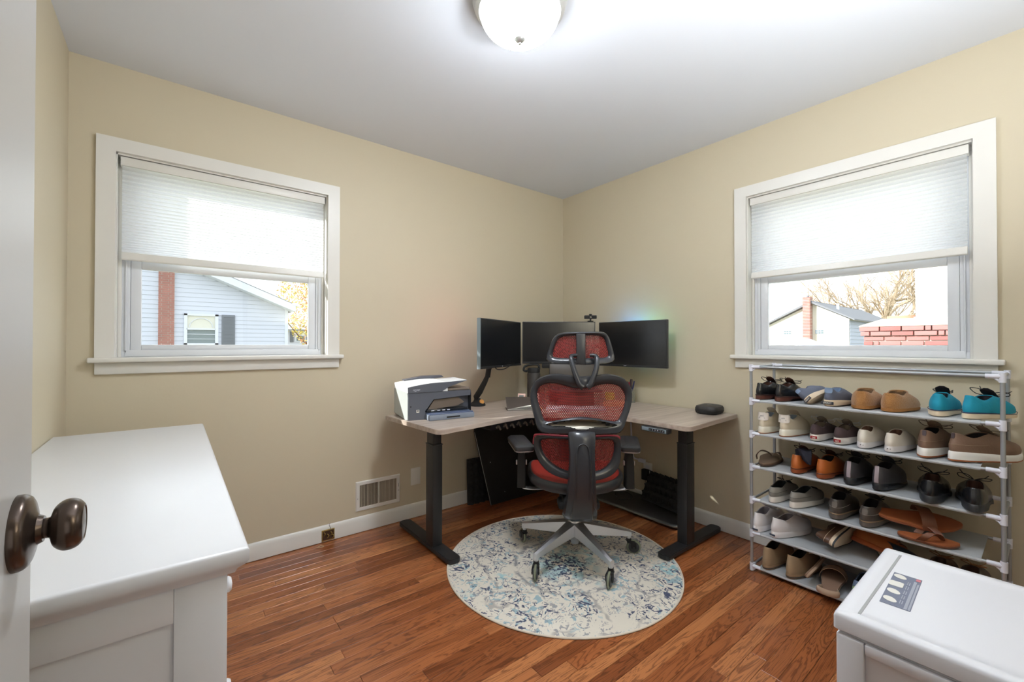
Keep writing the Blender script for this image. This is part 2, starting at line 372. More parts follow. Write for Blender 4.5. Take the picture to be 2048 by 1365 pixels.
# ------------------------------------------------------------------ ceiling lamp
def dome_mat():
    # frosted bowl: brightest where it faces down, dimmer round its shoulder
    M = mat('lamp_glass', (250, 248, 244), 0.3, emit=(240, 247, 255), es=LAMP_STRENGTH); nt = M.node_tree; P = nt.nodes['Principled BSDF']
    g = nd(nt, 'ShaderNodeNewGeometry'); sp = nd(nt, 'ShaderNodeSeparateXYZ'); nt.links.new(g.outputs['Normal'], sp.inputs[0])
    mr = nd(nt, 'ShaderNodeMapRange'); mr.inputs[1].default_value = -0.35; mr.inputs[2].default_value = -0.95; mr.inputs[3].default_value = LAMP_STRENGTH*0.035; mr.inputs[4].default_value = LAMP_STRENGTH
    nt.links.new(sp.outputs[2], mr.inputs[0]); nt.links.new(mr.outputs[0], P.inputs['Emission Strength']); return M
LC = (-1.68, -1.44)
t = thing('ceiling_lamp', 'round flush ceiling lamp with glowing frosted glass and nickel rim', 'ceiling lamp', (LC[0], LC[1], H))
bm = NB(); lathe(bm, [(0.172, 0), (0.176, -0.010), (0.170, -0.018), (0.172, -0.024), (0.163, -0.036), (0.165, -0.042), (0.152, -0.052), (0.148, -0.050), (0.148, -0.004)], 64); obj('rim', bm, mat('satin_nickel', (205, 205, 203), 0.38, metal=0.5), t)
bm = NB(); pr_ = [(0.149*cos(a), -0.046-0.102*sin(a)) for a in [PI/2*i/14 for i in range(15)]]
lathe(bm, pr_[:-1]+[(0.0, -0.148)], 64); obj('glass_dome', bm, dome_mat(), t)
bm = NB(); lathe(bm, [(0.0, -0.142), (0.019, -0.144), (0.020, -0.149), (0.013, -0.157), (0.005, -0.161), (0.006, -0.166), (0.0, -0.172)], 24); obj('finial', bm, nickel_m, t)

# ------------------------------------------------------------------ wall fittings
t = thing('wall_vent', 'white louvred metal air vent low on the left wall', 'vent', (-1.656, 0, 0.22))
bm = NB(); loft(bm, [[(sx*(0.143-a), yy, sz*(0.091-a)) for sx, sz in ((-1, -1), (1, -1), (1, 1), (-1, 1))] for a, yy in ((0, 0), (0, -0.003), (0.004, -0.009), (0.022, -0.009), (0.024, -0.005))], False, False)
obj('vent_frame', bm, trim_m, t, sharp=20)
bxo('backing', (-0.122, 0.122, -0.002, 0.0, -0.07, 0.07), mat('vent_dark', (64, 58, 50), 0.7), t)
bxo('divider', (-0.003, 0.003, -0.009, -0.001, -0.07, 0.07), trim_m, t)
me0 = None
for i in range(26):
    k = i if i < 13 else i+1; xx = -0.1165+k*0.2330/26
    if me0 is None:
        bm = NB(); box(bm, -0.0027, 0.0027, -0.0015, 0.0005, -0.07, 0.07); o = obj('slat', bm, mat('vent_slat', (186, 176, 158), 0.5), t); me0 = o.data
    else: o = bpy.data.objects.new('slat', me0); COL.objects.link(o); o.parent = t
    o.location = (xx, -0.005, 0); o.rotation_euler = (0, 0, R(35 if k < 13 else -35))
for s in (-1, 1):
    bm = NB(); lathe(bm, [(0.0035, 0), (0.003, 0.0015), (0, 0.002)], 12, Matrix.Rotation(PI/2, 4, 'X')); obj('screw', bm, nickel_m, t, loc=(s*0.133, -0.009, -0.012))
bxo('lever', (0.129, 0.1325, -0.013, -0.009, 0.012, 0.034), nickel_m, t, bev=0.0008)
t = thing('blank_wall_plate', 'white rectangular blank wall plate right of the vent', 'wall plate', (-1.401, 0, 0.274))
bxo('plate', (-0.035, 0.035, -0.006, 0, -0.057, 0.057), trim_m, t, bev=0.003)
for s in (-1, 1):
    bm = NB(); lathe(bm, [(0.003, 0), (0.002, 0.001), (0, 0.0015)], 10, Matrix.Rotation(PI/2, 4, 'X')); obj('screw', bm, trim_m, t, loc=(0, -0.006, s*0.03))
# uncovered brass outlet set in the baseboard, hook above it
t = thing('old_baseboard_outlet', 'old uncovered brass outlet set into the left baseboard', 'outlet', (-1.962, -0.014, 0.042))
brass = mat('tarnished_brass', (172, 148, 84), 0.4, metal=0.6, var=0.4, vs=120)
bxo('outlet_box', (-0.036, 0.036, -0.004, 0.001, -0.034, 0.030), brass, t, bev=0.001)
bxo('outlet_hollow', (-0.031, 0.031, -0.0048, -0.0038, -0.028, 0.024), mat('outlet_dark', (70, 46, 28), 0.8, var=0.3, vs=90), t)
for i, (a, b) in enumerate(((-0.024, 0.010), (-0.004, -0.004), (0.014, 0.006), (0.024, -0.012))):
    bm = NB(); tube(bm, [(a, -0.006, b-0.012), (a+0.005, -0.011, b), (a-0.002, -0.008, b+0.010)], 0.0028, 8, 3); obj('terminal', bm, brass, t)
bm = NB(); tube(bm, [(0.012, -0.003, 0.028), (0.010, -0.012, 0.042), (0.004, -0.006, 0.055), (0.016, 0.012, 0.058)], 0.0012, 6, 4); obj('wire', bm, mat('old_wire', (60, 48, 38), 0.6), t)
bm = NB(); tube(bm, [(-0.02, -0.03, 0), (0.0, -0.05, 0.003), (0.02, -0.04, 0.001), (0.01, -0.026, 0.004), (-0.012, -0.035, 0.002)], 0.0013, 6, 5)
tag(obj('loose_wire', bm, mat('tan_wire', (196, 168, 128), 0.6), loc=(-2.02, -0.03, 0.003)), 'little curl of pale wire lying on the floor below the brass outlet', 'wire')

# wall outlet with plugs by the corner of the right wall
t = thing('wall_outlet', 'white wall outlet plate low on the right wall behind the chair', 'outlet', (0, -0.855, 0.25))
bxo('plate', (-0.006, 0, -0.035, 0.035, -0.06, 0.06), trim_m, t, bev=0.002)
bxo('socket_face', (-0.0075, -0.005, -0.017, 0.017, 0.012, 0.042), vinyl_m, t, bev=0.001)
t = thing('power_adapter', 'black power adapter plugged into the outlet on the right wall', 'power adapter', (-0.0063, -0.848, 0.235))
bxo('adapter_body', (-0.034, 0, -0.024, 0.024, -0.045, 0.03), rubber_m, t, bev=0.005)
bm = NB(); tube(bm, [(-0.018, 0, -0.043), (-0.018, 0, -0.07), (-0.026, 0.004, -0.12), (-0.04, 0.02, -0.20)], 0.002, 8, 4); obj('adapter_cord', bm, rubber_m, t)
t = thing('white_plug', 'white angled power plug and cable above the black adapter', 'plug', (-0.0063, -0.80, 0.32))
bxo('plug_body', (-0.024, 0, -0.045, 0.012, -0.014, 0.012), joint_m, t, bev=0.005)
bm = NB(); tube(bm, [(-0.012, 0.012, 0), (-0.012, 0.05, 0.004), (-0.012, 0.062, 0.03), (-0.012, 0.07, 0.10), (-0.012, 0.08, 0.3)], 0.006, 8, 4); obj('plug_cord', bm, joint_m, t)

# ------------------------------------------------------------------ bedroom door, open beside the camera
dy0, dy1 = YF+0.005, -1.964
D = struct(bxo('door_1', (-2.835, -2.80, dy0, dy1, 0.008, 2.035), door_m, bev=0.0015))
def lx(a): return Matrix.Rotation(a, 4, 'Y')
bm = NB(); lathe(bm, [(0.0365, 0), (0.0365, 0.004), (0.0355, 0.0065), (0.0335, 0.0090), (0.030, 0.0108), (0.025, 0.0122), (0.018, 0.0135), (0.0145, 0.015), (0.0125, 0.019)], 72, lx(PI/2)); ro = obj('door_rose', bm, bronze_m, D, loc=(-2.80, -2.022, 0.972))
KP = [(0.0125, 0.010), (0.0100, 0.014), (0.0100, 0.022), (0.0125, 0.024), (0.0195, 0.0265), (0.0245, 0.032), (0.0255, 0.038), (0.0232, 0.044), (0.018, 0.048), (0.0165, 0.0473)]
KP = [(p.x, p.y) for p in catmull([(a, b, 0) for a, b in KP], 4)]+[(0.015, 0.0475), (0.0, 0.0490)]
bm = NB(); lathe(bm, KP, 72, lx(PI/2)); obj('door_knob', bm, bronze_m, ro, loc=(0, 0, 0))
bxo('latch_plate', (-2.829, -2.806, dy1-0.001, dy1+0.0012, 0.94, 1.0), bronze_m, D)

# ------------------------------------------------------------------ white dresser along the far left wall
t = thing('dresser', 'long white dresser with moulded top along the far left wall', 'dresser', (XL+0.005, -0.262, 0))
dw, dl, dh = 0.468, 1.508, 0.80        # x depth, y length
poly = [(0, 0), (dw, 0), (dw, -dl), (0, -dl)]
bm = NB()
def outl(g, z): return [(0, g, z), (dw+g, g, z), (dw+g, -dl-g, z), (0, -dl-g, z)]
loft(bm, [outl(a, z) for a, z in ((-0.020, 0.752), (-0.016, 0.760), (-0.006, 0.768), (0.0, 0.776), (0.0, 0.794), (-0.004, 0.799), (-0.008, 0.80))]); obj('dresser_top', bm, white_m, t, sharp=50)
b = 0.030
bxo('back_panel', (0.004, 0.016, -dl+b, -b, 0.06, 0.752), white_m, t)
for y0, y1 in ((-dl+b, -dl+b+0.018), (-b-0.018, -b)):
    ip = y0+0.006 if y0 < -1 else y0
    bxo('side_panel', (0.01, dw-b, ip, ip+0.012, 0.08, 0.752), white_m, t)
    bxo('side_rail', (0.07, dw-b-0.075, y0, y1, 0.690, 0.752), white_m, t, bev=0.0015)
    bxo('side_rail', (0.07, dw-b-0.075, y0, y1, 0.08, 0.16), white_m, t, bev=0.0015)
    bxo('corner_post', (0.004, 0.07, y0, y1, 0.0, 0.752), white_m, t, bev=0.0015)
    bxo('corner_post', (dw-b-0.075, dw-b, y0, y1+0.0, 0.0, 0.752), white_m, t, bev=0.0015)
bxo('divider_panel', (0.02, dw-b, -dl/2-0.01, -dl/2+0.01, 0.06, 0.752), white_m, t)
bxo('plinth', (0.03, dw-b-0.012, -dl+b+0.02, -b-0.02, 0.03, 0.075), white_m, t)
for c in range(2):
    for k in range(3):
        yc0 = -dl+b+0.022+c*(dl/2-b-0.012); yc1 = yc0+dl/2-b-0.022; z0 = 0.085+k*0.222
        d = bxo('drawer', (dw-b-0.02, dw-b+0.001, yc0, yc1, z0, z0+0.216), white_m, t, bev=0.003)
        for q in (0.25, 0.75):
            bm = NB(); lathe(bm, [(0.006, 0), (0.006, 0.009), (0.015, 0.013), (0.0165, 0.018), (0.013, 0.023), (0, 0.025)], 24, lx(PI/2)); obj('knob', bm, white_m, d, loc=(dw-b+0.001, yc0+(yc1-yc0)*q, z0+0.108))

# ------------------------------------------------------------------ L shaped standing desk
t = thing('standing_desk', 'L-shaped standing desk with greige wood-look top in the corner', 'desk', (0, 0, 0))
poly = [(-1.702, -0.230), (-0.95, -0.105), (-0.022, -0.030), (-0.022, -1.486)]
def arc(cx, cy, r, a0, a1, n=6): return [(cx+r*cos(R(a0+(a1-a0)*i/n)), cy+r*sin(R(a0+(a1-a0)*i/n))) for i in range(n+1)]
poly += arc(-0.600, -1.480, 0.042, -90, -180) + [(-0.636, -1.22), (-0.642, -1.14)]
poly += [tuple(p[:2]) for p in catmull([(-0.655, -1.08, 0), (-0.70, -1.00, 0), (-0.82, -0.86, 0), (-0.94, -0.745, 0)], 4)] + [(-1.02, -0.702)]
poly += arc(-1.632, -0.768, 0.040, -85, -185)
bm = NB(); prism(bm, poly, 0.716, 0.740, bev=0.002); obj('desktop', bm, desk_m, t)
def desk_leg(fx0, fx1, fy0, fy1, cx, cy, along):
    bm = NB()
    ln = (fy1-fy0) if along == 'y' else (fx1-fx0); wd = (fx1-fx0) if along == 'y' else (fy1-fy0)
    pl = rrect(ln/2, wd/2, 0.028, 5); prism(bm, pl, 0.0082, 0.034, bev=0.004)
    f = obj('foot', bm, black_m, t, loc=((fx0+fx1)/2, (fy0+fy1)/2, 0), rot=(0, 0, PI/2 if along == 'y' else 0))
    for q in (-1, 1):
        bm = NB(); lathe(bm, [(0.018, 0.0), (0.018, 0.009), (0, 0.009)], 16); obj('glide', bm, rubber_m, f, loc=(q*(ln/2-0.05), 0, 0))
    ax, ay = (0.030, 0.042) if along == 'y' else (0.042, 0.030)
    c = bxo('column', (cx-ax, cx+ax, cy-ay, cy+ay, 0.032, 0.60), black_m, t, bev=0.004)
    bxo('inner_column', (cx-ax+0.004, cx+ax-0.004, cy-ay+0.004, cy+ay-0.004, 0.59, 0.716), black_m, c, bev=0.003)
    bxo('column_collar', (cx-ax-0.002, cx+ax+0.002, cy-ay-0.002, cy+ay+0.002, 0.594, 0.600), black_m, c, bev=0.002)
desk_leg(-1.555, -1.477, -0.715, -0.075, -1.520, -0.485, 'y')
desk_leg(-0.625, -0.022, -1.395, -1.322, -0.380, -1.358, 'x')
desk_leg(-0.19, -0.12, -0.44, -0.04, -0.155, -0.18, 'y')
bxo('cross_beam', (-1.49, -0.16, -0.42, -0.36, 0.680, 0.716), black_m, t, bev=0.003)
bxo('cross_beam', (-0.36, -0.30, -1.36, -0.42, 0.680, 0.716), black_m, t, bev=0.003)
# slotted cable tray
bm = NB(); box(bm, -1.21, -0.70, -0.60, -0.596, 0.652, 0.716); box(bm, -1.21, -0.70, -0.60, -0.45, 0.650, 0.654)
tr = obj('cable_tray', bm, mat('tray_metal', (52, 56, 64), 0.35, metal=0.4), t)
for i in range(9):
    xx = -1.17+i*0.053
    bm = NB(); tube(bm, [(xx, -0.603, 0.660), (xx+0.012, -0.606, 0.672+0.006*(i % 2)), (xx+0.024, -0.603, 0.660), (xx+0.034, -0.600, 0.646)], 0.006, 6, 3); obj('cable_clip', bm, mat('grey_clip', (120, 116, 108), 0.5), tr)
c = bxo('control_panel', (-0.662, -0.620, -1.415, -1.255, 0.689, 0.714), black_m, t, bev=0.003)
bxo('panel_face', (-0.6645, -0.661, -1.408, -1.262, 0.692, 0.711), mat('panel_grey', (128, 142, 152), 0.3), c, bev=0.001)
bxo('key_strip', (-0.6655, -0.664, -1.400, -1.306, 0.695, 0.7085), rubber_m, c)
for i, ch in enumerate('123M^v'): text('key_mark', ch, 0.010, joint_m, c, (-0.6662, -1.314-i*0.0155, 0.7015), (PI/2, 0, -PI/2))

# ------------------------------------------------------------------ monitors
def monitor(label, p0, p1, z0, z1, brand=None, side_strip=False, led=None):
    p0 = Vector(p0+(0,)); p1 = Vector(p1+(0,)); d = p1-p0; wd = d.length; a = math.atan2(d.y, d.x)
    t = thing('monitor', label, 'monitor', (p0.x, p0.y, z0), a, 'monitors above the desk'); h = z1-z0
    c = bxo('casing', (0, wd, 0.002, 0.024, 0, h), plastic_m, t, bev=0.004)
    bxo('screen', (0.006, wd-0.006, 0.0004, 0.004, 0.016, h-0.006), screen_m, t)
    bxo('lower_bezel', (0.001, wd-0.001, -0.0002, 0.004, 0.001, 0.0155), mat('bezel', (40, 40, 42), 0.35), t, bev=0.0006)
    if side_strip: bxo('side_bezel', (-0.0008, 0.0045, -0.0015, 0.024, 0.0, h), mat('grey_bezel', (120, 130, 134), 0.3), t, bev=0.001)
    bxo('rear_bulge', (wd*0.3, wd*0.7, 0.022, 0.040, h*0.2, h*0.75), plastic_m, t, bev=0.008)
    if brand: text('logo', brand, 0.013, joint_m, t, (wd*(0.06 if brand == 'DELL' else 0.42), -0.0008, 0.009), (PI/2, 0, 0))
    else:
        bm = NB(); lathe(bm, [(0.004, 0), (0.004, 0.001), (0, 0.001)], 16, Matrix.Rotation(PI/2, 4, 'X')); obj('logo', bm, joint_m, t, loc=(wd*0.5, -0.0002, 0.008))
    if led:
        for k, (q, col, st) in enumerate(led):
            bxo('light_strip', (wd*q-0.05, wd*q+0.05, 0.0405, 0.043, h*0.80, h*0.83), mat('led_%d_%s' % (k, label[:6]), (20, 20, 20), 0.5, emit=col, es=st), t)
    return t, wd, h
monL = monitor('slim black monitor on the left, angled and held by a clamp arm', (-1.180, -0.446), (-0.640, -0.195), 1.003, 1.327, None, True, [(0.14, (255, 110, 150), 70)])
monC = monitor('black middle monitor directly behind the chair headrest', (-0.617, -0.183), (-0.186, -0.526), 1.014, 1.333, 'acer')
monR = monitor('black monitor on the right with a bright reflection, nearest the right wall', (-0.190, -0.560), (-0.158, -1.105), 1.002, 1.325, 'acer', False, [(0.36, (60, 150, 255), 130), (0.62, (120, 255, 150), 40)])
# webcam on the middle monitor
t = thing('webcam', 'small black webcam perched on top of the middle monitor', 'webcam', (-0.212, -0.500, 1.3335), R(-40))
bxo('camera_body', (-0.046, 0.046, -0.012, 0.014, 0.020, 0.046), rubber_m, t, bev=0.004)
bm = NB(); lathe(bm, [(0.008, 0), (0.012, 0.002), (0.011, 0.009), (0, 0.011)], 20); obj('knob', bm, rubber_m, t, loc=(0, 0, 0.047))
bm = NB(); box(bm, -0.022, 0.022, -0.014, 0.016, 0, 0.005, bev=0.002); box(bm, -0.006, 0.006, -0.004, 0.006, 0.003, 0.022); obj('clip', bm, rubber_m, t)
bm = NB(); lathe(bm, [(0.007, 0), (0.007, 0.003), (0, 0.003)], 20, Matrix.Rotation(PI/2, 4, 'X')); obj('lens', bm, screen_m, t, loc=(0, -0.012, 0.033))
# clamp arm left
t = thing('clamp_stand', 'black jointed stand clamped to the desk behind the printer, holding the left monitor', 'monitor stand', (-1.045, -0.215, 0.74))
bm = NB(); lathe(bm, [(0.055, 0), (0.055, 0.008), (0.048, 0.018), (0.03, 0.028), (0.02, 0.05), (0, 0.05)], 28); obj('clamp_base', bm, rubber_m, t)
bm = NB(); lathe(bm, [(0.018, 0), (0.016, 0.006), (0, 0.008)], 20, Matrix.Rotation(R(55), 4, 'X')); obj('joint_cap', bm, mat('orange_cap', (222, 158, 84), 0.4), t, loc=(0.012, -0.034, 0.028))
bm = NB(); tube(bm, [(0, 0, 0.03), (-0.01, 0, 0.06), (0.0, -0.03, 0.10), (0.03, -0.05, 0.17), (0.045, -0.055, 0.205)], [0.022, 0.024, 0.024, 0.020, 0.017], 14, 0, 0.75); obj('lower_arm', bm, rubber_m, t)
bm = NB(); tube(bm, [(0.045, -0.055, 0.195), (0.055, -0.055, 0.25), (0.10, -0.03, 0.30), (0.14, 0.0, 0.36)], 0.018, 12); obj('upper_arm', bm, rubber_m, t)
bm = NB(); tube(bm, [(0.02, -0.02, 0.09), (0.05, -0.03, 0.15), (0.062, -0.045, 0.20)], 0.005, 8); obj('spring_rod', bm, nickel_m, t)
bm = NB(); tube(bm, [(0.0, -0.205, 0.272), (0.06, -0.150, 0.253), (0.14, -0.120, 0.252), (0.22, -0.09, 0.275)], 0.0035, 8, 5); obj('hanging_cable', bm, rubber_m, t)
# centre pole with two arms
t = thing('monitor_stand', 'black upright pole stand behind the middle monitor', 'monitor stand', (-0.245, -0.295, 0.74))
bm = NB(); lathe(bm, [(0.06, 0), (0.06, 0.01), (0.02, 0.02), (0.0165, 0.03), (0.0165, 0.46), (0, 0.462)], 24); obj('pole', bm, rubber_m, t)
bm = NB(); tube(bm, [(0, 0, 0.43), (-0.06, 0.02, 0.43), (-0.105, -0.01, 0.43)], 0.016, 10); obj('arm', bm, rubber_m, t)
bm = NB(); tube(bm, [(0, 0, 0.40), (0.09, -0.10, 0.40), (0.145, -0.35, 0.42), (0.133, -0.54, 0.42)], 0.016, 10, 3); obj('arm', bm, rubber_m, t)

# laptop on the desk below the middle monitor
t = thing('laptop', 'dark laptop standing open under the middle monitor', 'laptop', (-0.49, -0.60, 0.74), R(-41))
bxo('laptop_stand', (-0.12, 0.12, -0.10, 0.12, 0, 0.10), rubber_m, t, bev=0.01)
bxo('keyboard_deck', (-0.17, 0.17, -0.12, 0.11, 0.10, 0.115), plastic_m, t, bev=0.003)
bxo('laptop_screen', (-0.17, 0.17, 0.0, 0.008, 0.0, 0.165), mat('laptop_lid', (70, 62, 54), 0.4), t, bev=0.002, loc=(0, 0.10, 0.112), rot=(R(-8), 0, 0))
t = thing('speaker_bar', 'black bar resting on top of the laptop screen edge', 'speaker', (-0.46, -0.46, 0.74), R(-41))
bxo('bar_body', (-0.155, 0.095, 0.02, 0.075, 0.245, 0.278), rubber_m, t, bev=0.006)
bxo('bar_stand', (-0.10, 0.04, 0.03, 0.065, 0, 0.247), rubber_m, t, bev=0.004)
# bottle
t = thing('water_bottle', 'tall dark insulated bottle with a loop handle on the desk', 'bottle', (-0.628, -0.325, 0.74))
bm = NB(); lathe(bm, [(0.044, 0), (0.048, 0.004), (0.048, 0.205), (0.044, 0.215), (0.0, 0.215)], 36); obj('bottle_body', bm, mat('bottle_coat', (58, 54, 52), 0.45), t)
bm = NB(); lathe(bm, [(0.043, 0.215), (0.045, 0.217), (0.045, 0.240), (0.040, 0.248), (0, 0.248)], 36); obj('lid', bm, rubber_m, t)
bm = NB(); tube(bm, [(-0.036, 0.03, 0.225), (-0.058, 0.045, 0.232), (-0.045, 0.04, 0.262), (0.0, 0, 0.275), (0.028, -0.02, 0.268), (0.03, -0.025, 0.24)], 0.008, 10, 5); obj('loop_handle', bm, rubber_m, t)
# pink desk stands
pink = mat('pink_card', (232, 190, 176), 0.5); pink2 = mat('deep_pink_card', (208, 140, 126), 0.5)
for i, (px, py, lab) in enumerate(((-0.80, -0.395, 'pale pink tent-shaped desk stand with a small grey screen, left one'), (-0.715, -0.445, 'pale pink tent-shaped desk stand beside the chair back, right one'))):
    t = thing('tent_stand', lab, 'desk stand', (px, py, 0.74), R(-52), 'pink stands on the desk')
    bxo('front_card', (-0.026, 0.026, 0, 0.003, 0, 0.088), pink, t, bev=0.001, rot=(R(-22), 0, 0), loc=(0, -0.034, 0))
    bxo('back_card', (-0.026, 0.026, -0.003, 0, 0, 0.088), pink2, t, bev=0.001, rot=(R(22), 0, 0), loc=(0, 0.034, 0))
    bxo('small_screen', (-0.017, 0.015, -0.0015, 0.0005, 0.038, 0.076), mat('grey_lcd', (118, 124, 122), 0.3) if i == 0 else screen_m, t, rot=(R(-22), 0, 0), loc=(0, -0.034, 0))
    for s in (-1, 1): bxo('key', (s*0.009-0.006, s*0.009+0.006, -0.0015, 0.0005, 0.010, 0.022), mat('violet_key', (150, 140, 175), 0.5), t, rot=(R(-22), 0, 0), loc=(0, -0.034, 0))
# notebook
t = thing('notebook', 'notebook with its dark cover lifted over white pages, left of the chair', 'notebook', (-1.025, -0.520, 0.7402), R(-33))
for i in range(5):
    bm = NB(); n = 8; rg = []
    for k in range(n+1):
        q = k/n; z = 0.002+i*0.0012+0.010*i/4*sin(q*2.2)+(0.014*i/4)*q*q; rg.append((0.005+0.175*q, z))
    loft(bm, [[(a, 0.005, b), (a, 0.125, b), (a, 0.125, b+0.0008), (a, 0.005, b+0.0008)] for a, b in rg]); obj('page', bm, paper_m, t)
bm = NB(); box(bm, 0, 0.19, 0, 0.13, 0, 0.0018, bev=0.0006); obj('back_cover', bm, mat('notebook_cover', (78, 68, 62), 0.6, bump=0.1), t)
bm = NB(); box(bm, 0, 0.20, 0, 0.0022, 0, 0.132, bev=0.0006)
obj('front_cover', bm, MATS['notebook_cover'], t, loc=(0.0, 0.006, 0.010), rot=(R(-62), 0, 0))
o = obj('sticky_notes', NB(), None)
bpy.data.objects.remove(o)
bm = NB(); box(bm, 0, 0.09, 0, 0.07, 0, 0.004, bev=0.0005); tag(obj('sticky_note_pad', bm, mat('sticky_yellow', (236, 218, 130), 0.7), loc=(-0.880, -0.580, 0.7402), rot=(0, 0, R(-10))), 'yellow sticky note pad beside the open notebook', 'note pad')
# papers, keyboard, mouse behind the chair
kt = bxo('keyboard_tray', (-0.155, 0.25, -0.15, 0.16, 0, 0.012), black_m, bpy.data.objects['standing_desk'], bev=0.004, loc=(-0.745, -0.835, 0.648), rot=(0, 0, R(-50)))
for s_ in (-0.6, 1): bxo('tray_slide', (s_*0.20-0.012, s_*0.20+0.012, 0.02, 0.15, 0.012, 0.070), black_m, kt)
for i, (dx_, dy_, a, lab) in enumerate(((-0.035, -0.01, -48, 'white sheet of paper on the keyboard tray behind the chair, left one'), (0.125, -0.01, -52, 'white sheet of paper on the keyboard tray behind the chair, right one'), (0.05, 0.02, -50, 'white sheet of paper lying uppermost on the keyboard tray, in the middle'))):
    bm = NB(); box(bm, -0.115, 0.115, -0.135, 0.11, 0, 0.0010); a0 = R(-50)
    tag(obj('paper_sheet', bm, paper_m, loc=(-0.745+dx_*cos(a0)-dy_*sin(a0), -0.835+dx_*sin(a0)+dy_*cos(a0), 0.6606+0.0012*i), rot=(0, 0, R(a))), lab, 'paper', 'papers on the keyboard tray')
t = thing('keyboard', 'light grey keyboard on the desk behind the chair back', 'keyboard', (-0.640, -0.750, 0.7402), R(-45))
bxo('keyboard_base', (-0.19, 0.19, -0.06, 0.06, 0, 0.012), mat('keyboard_grey', (168, 166, 176), 0.5), t, bev=0.003)
bm = NB()
for r_ in range(5):
    for c in range(15): box(bm, -0.182+c*0.0243, -0.182+c*0.0243+0.020, -0.052+r_*0.021, -0.052+r_*0.021+0.017, 0.011, 0.017, bev=0)
k = obj('keys', bm, mat('key_white', (214, 212, 220), 0.5), t)
k['kind'] = 'stuff'
t = thing('pen_cup', 'clear glass cup of pens against the right wall behind the chair', 'pen cup', (-0.085, -0.765, 0.7402))
def cup_mat():
    M = bpy.data.materials.new('cup_glass'); M.use_nodes = True; P = M.node_tree.nodes['Principled BSDF']
    P.inputs['Transmission Weight'].default_value = 0.85; P.inputs['Roughness'].default_value = 0.08; P.inputs['Base Color'].default_value = (0.78, 0.78, 0.70, 1); return M
bm = NB(); lathe(bm, [(0.0, 0), (0.034, 0), (0.037, 0.10), (0.0345, 0.10), (0.032, 0.006), (0, 0.006)], 28); obj('glass_cup', bm, cup_mat(), t)
for i, (a, l, col, nm) in enumerate(((20, 0.165, (46, 24, 30), 'marker'), (200, 0.15, (150, 40, 60), 'pen'), (150, 0.16, (206, 160, 60), 'pen'), (300, 0.155, (40, 46, 90), 'pen'), (80, 0.15, (60, 60, 60), 'pen'))):
    bm = NB(); c_, s_ = cos(R(a)), sin(R(a)); tube(bm, [(-0.016*c_, -0.016*s_, 0.008), (0.020*c_, 0.020*s_, l*0.72), (0.028*c_, 0.028*s_, l)], [0.005, 0.006, 0.0045] if nm == 'pen' else [0.008, 0.009, 0.008], 10); tag(obj(nm, bm, mat('pen_%d' % i, col, 0.4), loc=(-0.085, -0.765, 0.7402)), ['dark marker leaning right in the clear pen cup', 'red pen in the clear cup by the wall', 'yellow pen in the clear cup by the wall', 'blue pen in the clear cup by the wall', 'grey pen in the clear cup by the wall'][i], nm, 'pens in the cup')
# other small coloured items glimpsed through the mesh
bm = NB(); lathe(bm, [(0.03, 0), (0.034, 0.004), (0.034, 0.07), (0.03, 0.078), (0, 0.078)], 28); tag(obj('desk_tin', bm, mat('tin_green', (196, 200, 70), 0.4), loc=(-0.235, -0.70, 0.7402)), 'yellow-green round tin on the desk glimpsed through the mesh', 'tin')
bm = NB(); box(bm, -0.075, 0.075, -0.045, 0.045, 0, 0.035, bev=0.004); tag(obj('small_box', bm, mat('tan_box', (206, 160, 120), 0.5), loc=(-0.31, -0.80, 0.7402), rot=(0, 0, R(-50))), 'small tan box on the desk glimpsed through the mesh', 'box')
t = thing('headphone_case', 'black rounded zip case on the right end of the desk', 'case', (-0.112, -1.362, 0.7402), R(4))
def sl(g, z): return [(a, b_, z) for a, b_ in rrect(0.082-g, 0.068-g, 0.045-g*0.6, 6)]
bm = NB(); loft(bm, [sl(0.014, 0), sl(0.004, 0.006), sl(0.0, 0.018), sl(0, 0.0235)]); obj('case_base', bm, rubber_m, t)
bm = NB(); loft(bm, [sl(0.0, 0.0265), sl(0.0, 0.034), sl(0.006, 0.046), sl(0.018, 0.051), sl(0.04, 0.052)]); obj('case_lid', bm, mat('case_black', (44, 43, 44), 0.5), t)
bm = NB(); loft(bm, [sl(0.0025, 0.0230), sl(0.0025, 0.027)]); obj('zip_band', bm, plastic_m, t)
bm = NB(); lathe(bm, [(0.014, 0), (0.014, 0.0006), (0, 0.0006)], 20); obj('case_emblem', bm, mat('emblem', (96, 92, 90), 0.4), t, loc=(0, 0, 0.0518))

# ------------------------------------------------------------------ printer
t = thing('printer', 'grey and white office printer on the left end of the desk', 'printer', (-1.676, -0.472, 0.7402), R(-7))
pg = mat('printer_grey', (176, 182, 182), 0.4); pd = mat('printer_dark', (90, 93, 102), 0.32); pk = mat('printer_black', (32, 34, 40), 0.2)
PWd, PD_, PH = 0.385, 0.255, 0.195
bm = NB(); loft(bm, [[(PWd*a, y, z) for y, z in ((0.002, 0.004), (0.0, 0.125), (0.006, 0.150), (PD_, 0.160), (PD_, 0.014), (0.03, 0.0))] for a in (0, 0.012)] ); obj('side_cover', bm, pg, t, sharp=30)
bm = NB(); box(bm, 0.0045, PWd-0.002, 0.03, PD_, 0.004, 0.158, bev=0.004); obj('printer_body', bm, pd, t)
bm = NB(); loft(bm, [[(PWd*a, y, z) for y, z in ((0.002, 0.004), (0.0, 0.125), (0.006, 0.150), (PD_, 0.160), (PD_, 0.014), (0.03, 0.0))] for a in (0.985, 1.0)]); obj('side_cover', bm, pk, t, sharp=30)
bm = NB(); poly = [(0.004, 0.0), (0.110, 0.0), (0.100, 0.045), (0.150, 0.108), (PWd-0.005, 0.120), (PWd-0.003, 0.150), (0.004, 0.150)]
